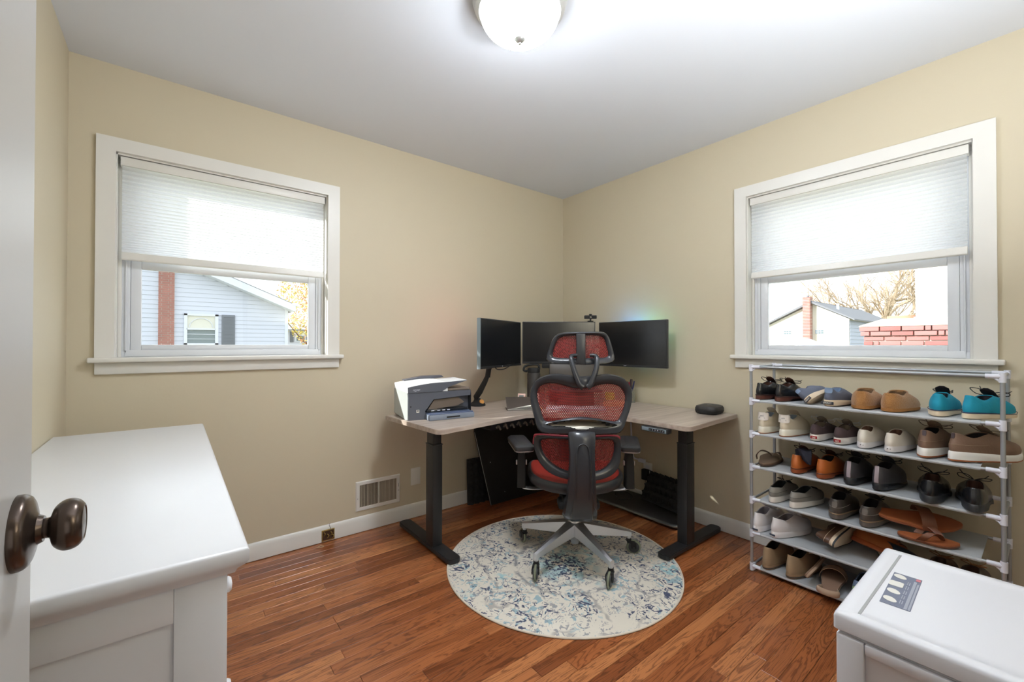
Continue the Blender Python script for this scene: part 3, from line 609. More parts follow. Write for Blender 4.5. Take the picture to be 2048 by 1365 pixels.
prism(bm, poly, -0.032, 0.0, mtx=Matrix(((1, 0, 0, 0), (0, 0, -1, 0), (0, 1, 0, 0), (0, 0, 0, 1)))); obj('front_fascia', bm, pd, t, sharp=30)
bm = NB(); poly = [(0.118, 0.048), (0.158, 0.104), (0.305, 0.112), (0.345, 0.080), (0.30, 0.062)]
prism(bm, poly, -0.020, -0.010, mtx=Matrix(((1, 0, 0, 0), (0, 0, -1, 0), (0, 1, 0, 0), (0, 0, 0, 1)))); obj('output_window', bm, mat('smoked_panel', (112, 100, 90), 0.15), t, sharp=30)
bxo('control_bar', (0.108, 0.36, -0.004, 0.03, 0.036, 0.052), pk, t, bev=0.003)
for q in (0.135, 0.17, 0.20, 0.23): bxo('button', (q, q+0.018, -0.006, -0.003, 0.042, 0.047), joint_m, t, bev=0.001)
bxo('output_slot', (0.108, PWd-0.008, 0.002, 0.034, 0.020, 0.036), rubber_m, t)
bm = NB(); box(bm, 0.098, 0.372, -0.072, 0.03, 0.0, 0.030, bev=0.004); o = obj('paper_tray', bm, mat('tray_grey', (128, 136, 150), 0.35), t)
bxo('tray_lid', (0.105, 0.366, -0.066, 0.02, 0.029, 0.036), mat('tray_top', (84, 96, 124), 0.3), o, bev=0.002); bxo('tray_handle', (0.20, 0.28, -0.0735, -0.071, 0.010, 0.018), rubber_m, o)
# scanner lid / document feeder: white domed block with the grey feeder tray reaching right
bm = NB(); rg = []
for k in range(9):
    q = k/8; x = 0.0+0.235*q; z = 0.187+0.016*sin(q*PI*0.62)
    rg.append([(x, -0.001, 0.151), (x, 0.0, z-0.006), (x, 0.008, z), (x, PD_-0.012, z+0.006), (x, PD_, z-0.002), (x, PD_, 0.160)])
loft(bm, rg); fe = obj('document_feeder', bm, mat('printer_white', (228, 230, 230), 0.35), t, sharp=35)
bm = NB(); poly = [(0.002, 0.151), (0.002, 0.182), (0.06, 0.192), (0.13, 0.200), (0.355, 0.207), (0.30, 0.192), (0.245, 0.176), (0.215, 0.160), (0.20, 0.151)]
prism(bm, poly, -0.002, 0.0035, mtx=Matrix(((1, 0, 0, 0), (0, 0, -1, 0), (0, 1, 0, 0), (0, 0, 0, 1)))); obj('feeder_front', bm, pd, t, sharp=30)
bm = NB(); loft(bm, [[(x, 0.002, z-0.006), (x, 0.002, z), (x, PD_-0.05, z+0.004), (x, PD_-0.05, z-0.004)] for x, z in ((0.19, 0.200), (0.27, 0.205), (0.357, 0.210))]); obj('feeder_tray', bm, mat('feeder_grey', (190, 194, 198), 0.35), t, sharp=30)
bm = NB(); loft(bm, [[(x, PD_-0.03, z), (x, PD_+0.004, z), (x, PD_+0.004, z+h_), (x, PD_-0.03, z+h_*0.9)] for x, z, h_ in ((0.05, 0.19, 0.018), (0.16, 0.20, 0.026), (0.29, 0.212, 0.014), (0.30, 0.213, 0.004))]); obj('feeder_guide', bm, pd, t, sharp=30)
bxo('scanner_lid', (0.20, PWd-0.004, 0.006, PD_-0.004, 0.150, 0.166), mat('lid_taupe', (120, 108, 98), 0.3), t, bev=0.006)
text('wordmark', 'OFFICEJET', 0.009, joint_m, t, (0.050, -0.0036, 0.166), (PI/2, 0, 0)); text('wordmark', 'PRO', 0.006, joint_m, t, (0.044, -0.0036, 0.158), (PI/2, 0, 0))
bxo('energy_sticker', (0.050, 0.066, -0.0015, 0.0, 0.040, 0.056), paper_m, t); bxo('sticker_mark', (0.053, 0.063, -0.0022, -0.0014, 0.047, 0.053), ink_m, t)
bm = NB(); lathe(bm, [(0.004, 0), (0.004, 0.001), (0, 0.001)], 16, Matrix.Rotation(PI/2, 4, 'X')); obj('usb_port', bm, rubber_m, t, loc=(0.018, 0, 0.075))

# ------------------------------------------------------------------ rug
def rug_mat():
    M = bpy.data.materials.new('rug_pile'); M.use_nodes = True; nt = M.node_tree; P = nt.nodes['Principled BSDF']; L = nt.links
    tc = nd(nt, 'ShaderNodeTexCoord'); V = tc.outputs['Object']
    wn = nd(nt, 'ShaderNodeTexNoise'); wn.inputs['Scale'].default_value = 14; wn.inputs['Detail'].default_value = 2; L.new(V, wn.inputs[0])
    wm = nd(nt, 'ShaderNodeMix', data_type='VECTOR'); wm.inputs[0].default_value = 0.06; L.new(V, wm.inputs[4]); L.new(wn.outputs['Color'], wm.inputs[5]); W_ = wm.outputs[1]
    def math_(op, a, b=None, v=None):
        m_ = nd(nt, 'ShaderNodeMath', operation=op); L.new(a, m_.inputs[0])
        if b is not None: L.new(b, m_.inputs[1])
        if v is not None: m_.inputs[1].default_value = v
        return m_.outputs[0]
    def ramp(s, a, b):
        r_ = nd(nt, 'ShaderNodeMapRange'); r_.inputs[1].default_value = a; r_.inputs[2].default_value = b; L.new(s, r_.inputs[0]); return r_.outputs[0]
    def mixc(fac, A, col):
        x = nd(nt, 'ShaderNodeMix', data_type='RGBA'); L.new(fac, x.inputs[0]); L.new(A, x.inputs[6]); x.inputs[7].default_value = lin(col)+(1,); return x.outputs[2]
    def noise(sc, det=2, src=V, seed=0):
        n = nd(nt, 'ShaderNodeTexNoise'); n.noise_dimensions = '4D'; n.inputs['W'].default_value = seed; n.inputs['Scale'].default_value = sc; n.inputs['Detail'].default_value = det; L.new(src, n.inputs['Vector']); return n.outputs['Fac']
    base = nd(nt, 'ShaderNodeMix', data_type='RGBA'); base.inputs[6].default_value = lin((205, 196, 180))+(1,); base.inputs[7].default_value = lin((232, 226, 214))+(1,); L.new(noise(3.0, 3), base.inputs[0]); c = base.outputs[2]
    # grey-brown scrolling outlines
    vd = nd(nt, 'ShaderNodeTexVoronoi'); vd.feature = 'DISTANCE_TO_EDGE'; vd.inputs['Scale'].default_value = 3.6; L.new(W_, vd.inputs[0])
    e = math_('MULTIPLY', ramp(vd.outputs['Distance'], 0.035, 0.012), ramp(noise(9, 2, V, 3), 0.46, 0.54)); c = mixc(math_('MULTIPLY', e, v=0.65), c, (142, 136, 134))
    # distances from centre: medallion ring
    ln = nd(nt, 'ShaderNodeVectorMath', operation='LENGTH'); L.new(W_, ln.inputs[0]); d = ln.outputs['Value']
    med = math_('MULTIPLY', ramp(d, 0.19, 0.14), ramp(noise(16, 3, V, 5), 0.44, 0.54)); c = mixc(math_('MULTIPLY', med, v=0.6), c, (120, 178, 190))
    ring = math_('MULTIPLY', ramp(d, 0.27, 0.255), ramp(d, 0.235, 0.25)); ring = math_('MULTIPLY', ring, ramp(noise(22, 2, V, 6), 0.40, 0.48)); c = mixc(math_('MULTIPLY', ring, v=0.7), c, (92, 94, 108))
    # pale aqua clouds
    aq = ramp(noise(5.2, 2, V, 9), 0.62, 0.68); aq = math_('MULTIPLY', aq, ramp(noise(40, 2, V, 2), 0.42, 0.54)); c = mixc(math_('MULTIPLY', aq, v=0.8), c, (140, 196, 204))
    # small leaf-like blotches: pale blue, then navy
    def leaves(sc, lo, seed, a=0.17, b=0.12, st=(1, 1, 1)):
        mp = nd(nt, 'ShaderNodeMapping'); mp.inputs['Location'].default_value = (seed, seed*0.7, 0); mp.inputs['Scale'].default_value = st; mp.inputs['Rotation'].default_value = (0, 0, seed); L.new(W_, mp.inputs[0])
        n1 = nd(nt, 'ShaderNodeTexNoise'); n1.inputs['Scale'].default_value = sc; n1.inputs['Detail'].default_value = 1.5; n1.inputs['Distortion'].default_value = 1.6; L.new(mp.outputs[0], n1.inputs[0])
        return math_('MULTIPLY', ramp(n1.outputs['Fac'], lo, lo+0.03), ramp(noise(7.5, 1, V, seed+4), a+0.33, a+0.39))
    c = mixc(math_('MULTIPLY', leaves(24, 0.585, 2.1, 0.12), v=0.85), c, (138, 172, 184))
    c = mixc(math_('MULTIPLY', leaves(34, 0.575, 8.3, 0.10, st=(1, 1.6, 1)), v=0.7), c, (120, 122, 134))
    c = mixc(math_('MULTIPLY', leaves(29, 0.575, 5.7, 0.12, st=(1.4, 1, 1)), v=0.95), c, (44, 58, 92))
    inn = math_('MULTIPLY', ramp(d, 0.12, 0.10), ramp(noise(55, 2, W_, 12), 0.50, 0.54)); c = mixc(inn, c, (40, 54, 84))
    L.new(c, P.inputs['Base Color']); P.inputs['Roughness'].default_value = 0.95; P.inputs['Sheen Weight'].default_value = 0.15
    bn = nd(nt, 'ShaderNodeBump'); bn.inputs['Strength'].default_value = 0.25; bn.inputs['Distance'].default_value = 0.003; L.new(noise(350, 1), bn.inputs['Height']); L.new(bn.outputs[0], P.inputs['Normal']); return M
RC = (-1.050, -1.030); RR = 0.605
t = thing('rug', 'round cream rug with navy and aqua faded floral pattern under the chair', 'rug', (RC[0], RC[1], 0.0005), R(20))
bm = NB(); lathe(bm, [(RR-0.004, 0), (RR-0.004, 0.006), (0, 0.0065)], 96); obj('pile', bm, rug_mat(), t)
bm = NB(); tube(bm, [((RR-0.002)*cos(2*PI*k/96), (RR-0.002)*sin(2*PI*k/96), 0.0042) for k in range(96)], 0.0044, 8, closed=True); obj('bound_edge', bm, mat('rug_binding', (222, 212, 196), 0.9), t)
RZ = 0.0072

# ------------------------------------------------------------------ office chair
CH = thing('office_chair', 'ergonomic office chair with red mesh, dark frame and polished star base', 'office chair', (-0.965, -1.045, RZ), R(50-90))
BS = 415.0
def cb(cx, cy, s=4.55, ox=1020, oy=600, y=-0.27, uc=1163.0):   # traced outline units to metres on the back plane
    k = 852.6/(2.325+y); u = ox+cx/s; v = oy+cy/s
    return ((u-uc)/k, y, 1.158-(v-689.8)/k-RZ)
def frame_loft(outer, inner, th, curve, n=8):
    """ring-shaped moulded frame between two closed outlines"""
    O = catmull(outer, n, True); I = catmull(inner, n, True)
    def resamp(P, N):
        c = sum((Vector((p.x, 0, p.z)) for p in P), Vector())/len(P)
        out = []
        for k in range(N):
            a = 2*PI*k/N; dr = Vector((cos(a), 0, sin(a))); best = None
            for i in range(len(P)):
                p, q = P[i], P[(i+1) % len(P)]
                px, pz, qx, qz = p.x-cc.x, p.z-cc.z, q.x-cc.x, q.z-cc.z
                ex, ez = qx-px, qz-pz; den = dr.x*ez-dr.z*ex
                if abs(den) < 1e-12: continue
                tt = (px*ez-pz*ex)/den; ss = (px*dr.z-pz*dr.x)/den
                if -1e-6 <= ss <= 1+1e-6 and tt > 0 and (best is None or tt < best): best = tt
            out.append(Vector((cc.x+dr.x*(best or 0.01), p.y, cc.z+dr.z*(best or 0.01))))
        return out
    cc = sum(I, Vector())/len(I); N = 96
    o = resamp(O, N); i_ = resamp(I, N); bm = NB(); rings = []
    for k in range(N):
        a, b = o[k], i_[k]; m_ = (a+b)/2; cy = curve(m_.x, m_.z)
        def P(q, yy): p = a.lerp(b, q); return Vector((p.x, cy+yy, p.z))
        rings.append([P(0.02, 0), P(0.10, -th*0.8), P(0.38, -th), P(0.66, -th*0.8), P(0.92, -th*0.35), P(1, 0.004), P(0.9, th*0.45), P(0.5, th*0.55), P(0.1, th*0.45)])
    rings.append(rings[0]); loft(bm, rings, False, False); return bm, i_
def membrane(pts, curve, off=0.0):
    bm = NB(); c = sum(pts, Vector())/len(pts); prev = None; N = len(pts); L_ = []
    for q in (1.03, 0.8, 0.55, 0.3): L_.append([bm.verts.new((c.x+(p.x-c.x)*q, curve(c.x+(p.x-c.x)*q, c.z+(p.z-c.z)*q)+off, c.z+(p.z-c.z)*q)) for p in pts])
    for a, b in zip(L_[:-1], L_[1:]):
        for i in range(N): bm.faces.new((a[i], a[(i+1) % N], b[(i+1) % N], b[i]))
    v = bm.verts.new((c.x, curve(c.x, c.z)+off, c.z))
    for i in range(N): bm.faces.new((L_[-1][i], L_[-1][(i+1) % N], v))
    return bm
# upper back
cvb = lambda x, z: -0.275+0.55*x*x
O = [cb(*p) for p in ((178, 880), (192, 800), (235, 735), (320, 688), (430, 672), (560, 684), (650, 692), (760, 684), (880, 672), (990, 690), (1075, 745), (1118, 840), (1110, 960), (1070, 1080), (1035, 1180), (985, 1218), (850, 1228), (650, 1228), (450, 1228), (300, 1218), (245, 1170), (215, 1060), (188, 960))]
I = [cb(*p) for p in ((252, 870), (262, 815), (310, 775), (400, 765), (500, 785), (600, 808), (720, 802), (800, 780), (890, 768), (985, 785), (1040, 840), (1055, 910), (1030, 1010), (990, 1090), (940, 1104), (800, 1078), (650, 1064), (500, 1080), (370, 1108), (318, 1100), (285, 1010), (260, 930))]
bm, ip = frame_loft(O, I, 0.016, cvb)
# cut the crescent hand hole by building the lower bar from two pieces: handled as a lighter inset opening below
backf = obj('back_frame', bm, frame_m, CH)
obj('back_mesh', membrane(ip, cvb, 0.004), mesh_m, CH)
# crescent opening is real: remove frame faces inside the crescent
cres = [cb(*p) for p in ((335, 1130), (500, 1096), (650, 1082), (800, 1094), (968, 1134), (910, 1156), (780, 1162), (650, 1184), (520, 1156), (400, 1156))]
def inside(x, z, P):
    c = False; n = len(P)
    for i in range(n):
        a, b = P[i], P[(i+1) % n]
        if (a[2] > z) != (b[2] > z) and x < (b[0]-a[0])*(z-a[2])/(b[2]-a[2])+a[0]: c = not c
    return c
CR = catmull(cres, 4, True); CRp = [(p.x, 0, p.z) for p in CR]
bm = NB(); bm.from_mesh(backf.data)
zlo = min(p.z for p in CR)-0.004; zhi = max(p.z for p in CR)+0.004
ge = [f for f in bm.faces if zlo-0.03 < f.calc_center_median().z < zhi+0.03 and abs(f.calc_center_median().x) < 0.18]
es = list({e for f in ge for e in f.edges})
bmesh.ops.subdivide_edges(bm, edges=es, cuts=5, use_grid_fill=True)
dl_ = [f for f in bm.faces if inside(f.calc_center_median().x, f.calc_center_median().z, CRp)]
bmesh.ops.delete(bm, geom=dl_, context='FACES')
bm.to_mesh(backf.data); bm.free(); backf.data.polygons.foreach_set('use_smooth', [True]*len(backf.data.polygons))
bm = NB(); n_ = len(CR); loft(bm, [[(p.x, cvb(p.x, p.z)+d_, p.z) for d_ in (-0.0135, 0.008)] for p in CR]+[[(CR[0].x, cvb(CR[0].x, CR[0].z)+d_, CR[0].z) for d_ in (-0.0135, 0.008)]], closed=False); obj('handle_slot', bm, frame_m, CH)
# headrest
cvh = lambda x, z: -0.235+1.2*x*x+0.10*(z-1.13)
hb_ = lambda cx, cy: cb(cx, cy, 9.31, 1060, 650, -0.23, 1161.0)
O = [hb_(*p) for p in ((308, 620), (325, 530), (370, 400), (430, 260), (510, 175), (640, 138), (820, 128), (1000, 122), (1300, 122), (1415, 148), (1488, 230), (1530, 350), (1565, 480), (1590, 590), (1575, 665), (1480, 712), (1250, 738), (950, 748), (650, 735), (400, 705), (325, 670))]
I = [hb_(*p) for p in ((440, 585), (455, 470), (510, 320), (585, 235), (740, 205), (1000, 200), (1280, 205), (1385, 255), (1435, 400), (1465, 560), (1420, 600), (1300, 608), (1000, 622), (700, 618), (500, 606))]
bm, ip = frame_loft(O, I, 0.013, cvh); obj('headrest_frame', bm, frame_m, CH); obj('headrest_mesh', membrane(ip, cvh, 0.004), mesh_m, CH)
z0, z1 = hb_(0, 735)[2], hb_(0, 165)[2]; bxo('headrest_post', (-0.0225, 0.0225, -0.258, -0.236, z0, z1), plastic_m, CH, bev=0.006)
for s in (-1, 1):
    pts = [hb_(985+s*a, b) for a, b in ((120, 565), (215, 575), (235, 640), (205, 800), (150, 960), (95, 1085), (40, 1125))]
    pts = [(p[0], (-0.252, -0.262, -0.280, -0.298, -0.306, -0.308, -0.306)[i], p[2]) for i, p in enumerate(pts)]
    bm = NB(); tube(bm, pts, [0.009]+[0.0125]*5+[0.016], 14, 4); obj('yoke_arm', bm, frame_m, CH)
p = hb_(1000, 1090); bxo('yoke_base', (-0.024, 0.024, -0.318, -0.270, p[2]-0.012, p[2]+0.030), frame_m, CH, bev=0.009)
# lumbar pad
lb = lambda cx, cy: cb(cx, cy, 3.79, 1000, 840, -0.20, 1161.0)
cvl = lambda x, z: -0.215+1.0*x*x
O = [lb(*p) for p in ((262, 190), (268, 140), (305, 122), (420, 124), (600, 126), (780, 126), (885, 126), (922, 150), (930, 230), (922, 330), (880, 400), (800, 440), (640, 462), (480, 440), (375, 400), (305, 330), (275, 260))]
I = [lb(*p) for p in ((322, 185), (335, 160), (420, 150), (600, 148), (780, 150), (860, 162), (872, 200), (865, 260), (830, 330), (750, 378), (640, 394), (520, 382), (430, 345), (365, 290), (332, 235))]
bm, ip = frame_loft(O, I, 0.014, cvl); obj('lumbar_frame', bm, frame_m, CH); obj('lumbar_mesh', membrane(ip, cvl, 0.004), mesh_m, CH)
bm = NB(); tube(bm, [(p[0], cvl(p[0], p[2])+0.008, p[2]) for p in [lb(*q) for q in ((266, 200), (272, 146), (308, 125), (600, 127), (880, 128), (920, 155))]], 0.006, 8, 5); obj('lumbar_piping', bm, mat('red_trim', (176, 52, 70), 0.5), CH)
# spine
bm = NB(); rg = []
def sect(x, y, z, hw, hd, tilt=0.0):
    return [(x+hw*a, y+hd*b*cos(tilt), z+hd*b*sin(tilt)) for a, b in ((-1, 0.55), (-0.93, -0.35), (-0.68, -0.60), (-0.58, -1.0), (0.58, -1.0), (0.68, -0.60), (0.93, -0.35), (1, 0.55), (0.7, 1), (-0.7, 1))]
for z, y, hw, hd in ((0.748, -0.278, 0.058, 0.004), (0.738, -0.286, 0.066, 0.014), (0.71, -0.296, 0.066, 0.02), (0.66, -0.300, 0.062, 0.024), (0.60, -0.302, 0.062, 0.028), (0.52, -0.298, 0.066, 0.032), (0.45, -0.285, 0.071, 0.036), (0.38, -0.262, 0.078, 0.042), (0.335, -0.238, 0.084, 0.050), (0.308, -0.215, 0.086, 0.055), (0.296, -0.20, 0.076, 0.045)):
    rg.append(sect(0, y, z-RZ, hw, hd))
loft(bm, rg); obj('spine', bm, frame_m, CH, sharp=55)
bm = NB(); tube(bm, [(-0.030, -0.318, 0.42), (-0.031, -0.335, 0.56), (-0.028, -0.330, 0.655), (-0.012, -0.322, 0.680), (0.012, -0.322, 0.680), (0.028, -0.330, 0.655), (0.031, -0.335, 0.56), (0.030, -0.318, 0.42)], 0.0028, 8, 5); obj('spine_ridge', bm, frame_m, CH)
# mechanism and gas lift
bm = NB(); box(bm, -0.085, 0.085, -0.20, 0.12, 0.315, 0.385, bev=0.02); box(bm, -0.105, 0.105, -0.19, -0.10, 0.32, 0.365, bev=0.015); obj('tilt_mechanism', bm, rubber_m, CH)
bm = NB(); lathe(bm, [(0.026, 0.20), (0.026, 0.33), (0.0, 0.33)], 24); lathe(bm, [(0.0145, 0.095), (0.0145, 0.10), (0.0145, 0.21), (0, 0.21)], 20); lathe(bm, [(0.021, 0.075), (0.022, 0.10), (0.021, 0.12), (0, 0.12)], 20); obj('gas_lift', bm, steel_m, CH)
# seat: mesh sling in a dark rim
def seat_ring(g, n=72):
    o = []
    for k in range(n):
        a = 2*PI*k/n; cx, sx = cos(a), sin(a); q = 2.6 if sx < 0 else 3.6
        rx = 0.255-g; ry = (0.235 if sx < 0 else 0.255)-g
        x = rx*math.copysign(abs(cx)**(2/q), cx); y = ry*math.copysign(abs(sx)**(2/q), sx)
        o.append((x, y+0.035))
    return o
def seat_z(x, y): return 0.452+0.35*x*x+(0.02 if y > 0 else 0)*0+0.10*max(0, -y-0.02)*0-0.9*max(0, y-0.18)**2*2-RZ
bm = NB(); rg = []
for g, dz in ((0.010, 0.004), (0.0, -0.008), (-0.002, -0.028), (0.006, -0.046), (0.022, -0.050), (0.034, -0.030), (0.034, -0.006), (0.022, 0.006)):
    rg.append([(x, y, seat_z(x, y)+dz) for x, y in seat_ring(g)])
rg.append(rg[0]); loft(bm, rg, False, False); obj('seat_rim', bm, plastic_m, CH)
bm = NB(); L_ = [[bm.verts.new((x, y, seat_z(x, y)+dz)) for x, y in seat_ring(g)] for g, dz in ((0.014, 0.004), (0.03, 0.009), (0.07, 0.002), (0.12, -0.004), (0.17, -0.007), (0.215, -0.008))]
for a, b in zip(L_[:-1], L_[1:]):
    for i in range(72): bm.faces.new((a[i], a[(i+1) % 72], b[(i+1) % 72], b[i]))
bm.faces.new(L_[-1]); obj('seat_mesh', bm, mat('red_seat_weave', (158, 46, 36), 0.5, var=0.25, vs=240, bump=0.4, bs=400), CH)
bm = NB(); rg = [[(x, y, seat_z(x, y)+dz) for x, y in seat_ring(g)] for g, dz in ((0.02, -0.03), (0.05, -0.055), (0.12, -0.07), (0.2, -0.075))]; loft(bm, rg, False, True); obj('seat_pan', bm, rubber_m, CH)
# arms
for s in (-1, 1):
    bm = NB(); tube(bm, [(s*0.10, 0.02, 0.372), (s*0.20, 0.00, 0.368), (s*0.268, -0.01, 0.374), (s*0.292, -0.01, 0.388)], 0.017, 12, 4, 0.55); ar = obj('arm_bracket', bm, chrome_m, CH)
    bm = NB(); loft(bm, [[(s*0.290+a, -0.01+b, z) for a, b in rrect(hx, hy, 0.008, 3)] for z, hx, hy in ((0.382, 0.024, 0.034), (0.42, 0.023, 0.034), (0.52, 0.022, 0.032), (0.574, 0.016, 0.024))]); po = obj('arm_post', bm, rubber_m, CH)
    bm = NB(); box(bm, s*0.290-0.030, s*0.290-0.022, -0.02, 0.002, 0.50, 0.524, bev=0.002); box(bm, s*0.290+0.022, s*0.290+0.030, -0.02, 0.002, 0.50, 0.524, bev=0.002); obj('height_button', bm, chrome_m, po)
    M_ = Matrix.Translation((s*0.296, 0.0, 0.60)) @ Matrix.Rotation(R(11 if s < 0 else -12), 4, 'Z')
    bm = NB(); loft(bm, [[(a, b, z) for a, b in rrect(0.055-g, 0.142-g, 0.024-g*0.3, 5)] for z, g in ((0.0, 0.006), (0.010, 0.002), (0.022, 0.004), (0.030, 0.014), (0.033, 0.03))]); bm.transform(M_); obj('arm_pad', bm, plastic_m, CH)
    bm = NB(); loft(bm, [[(a, b, z) for a, b in rrect(0.050-g, 0.128-g, 0.022, 5)] for z, g in ((-0.012, 0.012), (-0.006, 0.0), (0.001, 0.0))]); box(bm, -0.017, 0.017, -0.03, 0.03, -0.030, -0.008, bev=0.003); bm.transform(M_); obj('pad_plate', bm, chrome_m, CH)
# star base
base = bpy.data.objects.new('star_base', None); COL.objects.link(base); base.parent = CH
bm = NB(); lathe(bm, [(0.030, 0.105), (0.036, 0.115), (0.040, 0.19), (0.032, 0.203), (0, 0.203)], 32); obj('hub', bm, chrome_m, base)
sw = {113: 72, 185: 222, 257: 205, 329: 312, 41: 60}
for wa in (41, 113, 185, 257, 329):
    a = R(wa-(50-90)); ca, sa = cos(a), sin(a)
    def A(r_, t_, z): return (r_*ca-t_*sa, r_*sa+t_*ca, z)
    bm = NB(); loft(bm, [[A(r_, -w_*0.45, zb), A(r_, -w_*0.5, zt-0.006), A(r_, 0, zt), A(r_, w_*0.5, zt-0.006), A(r_, w_*0.45, zb)] for r_, w_, zt, zb in ((0.02, 0.062, 0.200, 0.128), (0.10, 0.048, 0.180, 0.118), (0.20, 0.036, 0.155, 0.107), (0.29, 0.028, 0.132, 0.098), (0.318, 0.024, 0.124, 0.094))])
    arm_ = obj('base_arm', bm, chrome_m, base, sharp=25)
    bm = NB(); lathe(bm, [(0.011, 0.082), (0.013, 0.10), (0.012, 0.122), (0, 0.124)], 20); bm.transform(Matrix.Translation(A(0.306, 0, 0))); obj('arm_tip', bm, chrome_m, base)
    # caster
    P0 = Vector(A(0.306, 0, 0)); b = R(sw[wa]-(50-90)); M_ = Matrix.Translation(P0) @ Matrix.Rotation(b, 4, 'Z')
    ca_ = bpy.data.objects.new('caster', None); COL.objects.link(ca_); ca_.parent = CH; ca_.matrix_local = M_
    bm = NB(); lathe(bm, [(0.013, 0.066), (0.014, 0.07), (0.014, 0.082), (0.006, 0.086), (0, 0.086)], 20); box(bm, -0.010, 0.034, -0.017, 0.017, 0.058, 0.070, bev=0.005)
    box(bm, 0.010, 0.040, -0.018, -0.0135, 0.032, 0.064, bev=0.002); box(bm, 0.010, 0.040, 0.0135, 0.018, 0.032, 0.064, bev=0.002); obj('fork', bm, rubber_m, ca_)
    Mw = Matrix.Translation((0.027, 0, 0.037)) @ Matrix.Rotation(PI/2, 4, 'X')
    bm = NB(); lathe(bm, [(0.0, -0.0115), (0.024, -0.0115), (0.029, -0.010), (0.029, 0.010), (0.024, 0.0115), (0, 0.0115)], 32, Mw); lathe(bm, [(0.005, -0.020), (0.005, 0.020), (0, 0.020)], 12, Mw); obj('wheel_disc', bm, plastic_m, ca_)
    bm = NB(); tube(bm, [(0.027+0.0305*cos(2*PI*k/32), 0, 0.037+0.0305*sin(2*PI*k/32)) for k in range(32)], 0.0065, 8, closed=True, flat=1.3); obj('wheel_tyre', bm, mat('tyre_olive', (126, 132, 112), 0.25), ca_)

# ------------------------------------------------------------------ things under the desk
bm = NB(); th = R(7.5)
pl = [(0.0, 0.0), (0.62, 0.0), (0.62, 0.575), (0.045, 0.575), (0.012, 0.560), (0.0, 0.53)]
pl = [(x-(0.105*z/0.575 if x < 0.3 else 0), z) for x, z in pl]
loft(bm, [[(x, yy, z) for x, z in pl] for yy in (0, 0.014)])
t = thing('black_board', 'large flat black board leaning against the wall under the left of the desk', 'board', (-0.885, -0.155, 0.0), (-th, 0, 0)); t.location.z = 0.002
obj('board_panel', bm, mat('matte_black_board', (34, 32, 31), 0.5, bump=0.05, bs=300), t, sharp=20)
bm = NB(); tube(bm, [(pl[0][0]-0.001, 0.0, pl[0][1]), (pl[-1][0]-0.001, 0.0, pl[-1][1])], 0.0016, 6); obj('metal_edge', bm, nickel_m, t)
for a, b in ((0.13, 0.07), (0.02, 0.30)):
    bm = NB(); lathe(bm, [(0.003, 0), (0.003, 0.001), (0, 0.0015)], 10, Matrix.Rotation(PI/2, 4, 'X')); obj('screw', bm, chrome_m, t, loc=(a, 0, b))
foam = mat('black_foam', (44, 43, 43), 0.95, var=0.3, vs=60)
def foam_panel(name, label, w_, h_, nx, nz, th_, amp, loc, rot):
    bm = NB(); NX, NZ = nx*4, nz*4; G = [[bm.verts.new((w_*i/NX, -th_-amp*(sin(PI*nx*i/NX)**2)*(cos(PI*nz*j/NZ)**2), h_*j/NZ)) for j in range(NZ+1)] for i in range(NX+1)]
    B = [[bm.verts.new((w_*i/NX, 0, h_*j/NZ)) for j in (0, NZ)] for i in (0, NX)]
    for i in range(NX):
        for j in range(NZ): bm.faces.new((G[i][j], G[i+1][j], G[i+1][j+1], G[i][j+1]))
    bm.faces.new((B[0][0], B[0][1], B[1][1], B[1][0]))
    bm.faces.new([G[0][j] for j in range(NZ+1)]+[B[0][1], B[0][0]]); bm.faces.new([G[NX][j] for j in range(NZ, -1, -1)]+[B[1][0], B[1][1]])
    bm.faces.new([G[i][0] for i in range(NX, -1, -1)]+[B[0][0], B[1][0]]); bm.faces.new([G[i][NZ] for i in range(NX+1)]+[B[1][1], B[0][1]])
    return tag(obj(name, bm, foam, loc=loc, rot=rot), label, 'foam panel', 'black acoustic foam panels')
foam_panel('foam_panel', 'black acoustic foam panel standing against the left wall beside the black board', 0.30, 0.325, 6, 6, 0.018, 0.018, (-1.010, -0.033, 0.0), (R(-2), 0, 0))
# long flat board leaning along the right wall
t = thing('floor_board', 'flat dark board with silvery edge lying under the right of the desk', 'board', (-0.135, -0.86, 0.022), (0, R(-15), 0))
bd = mat('board_top', (58, 56, 56), 0.3); be = mat('board_edge', (150, 158, 156), 0.25, metal=0.6)
def bl(g, z): return [(a, b_, z) for a, b_ in rrect(0.105-g, 0.40-g, 0.09-g, 8)]
bm = NB(); loft(bm, [bl(0.004, 0.022), bl(0, 0.026), bl(0, 0.034), bl(0.004, 0.038)]); obj('board_rim', bm, be, t)
bm = NB(); loft(bm, [bl(0.012, 0.037), bl(0.014, 0.041)]); obj('board_top', bm, bd, t)
bm = NB(); loft(bm, [bl(0.02, 0.008), bl(0.012, 0.022)]); obj('board_underside', bm, rubber_m, t)
bm = NB(); tube(bm, [(-0.04, 0.12, 0.045), (0.02, 0.05, 0.044), (0.06, 0.12, 0.046), (0.03, 0.20, 0.044), (-0.02, 0.16, 0.045)], 0.004, 8, 5); obj('strap', bm, rubber_m, t)
foam_panel('foam_panel', 'black egg-crate foam panel propped on the board beside the right desk leg', 0.31, 0.20, 7, 4, 0.012, 0.042, (-0.125, -0.885, 0.086), (R(-30), 0, R(-99)))

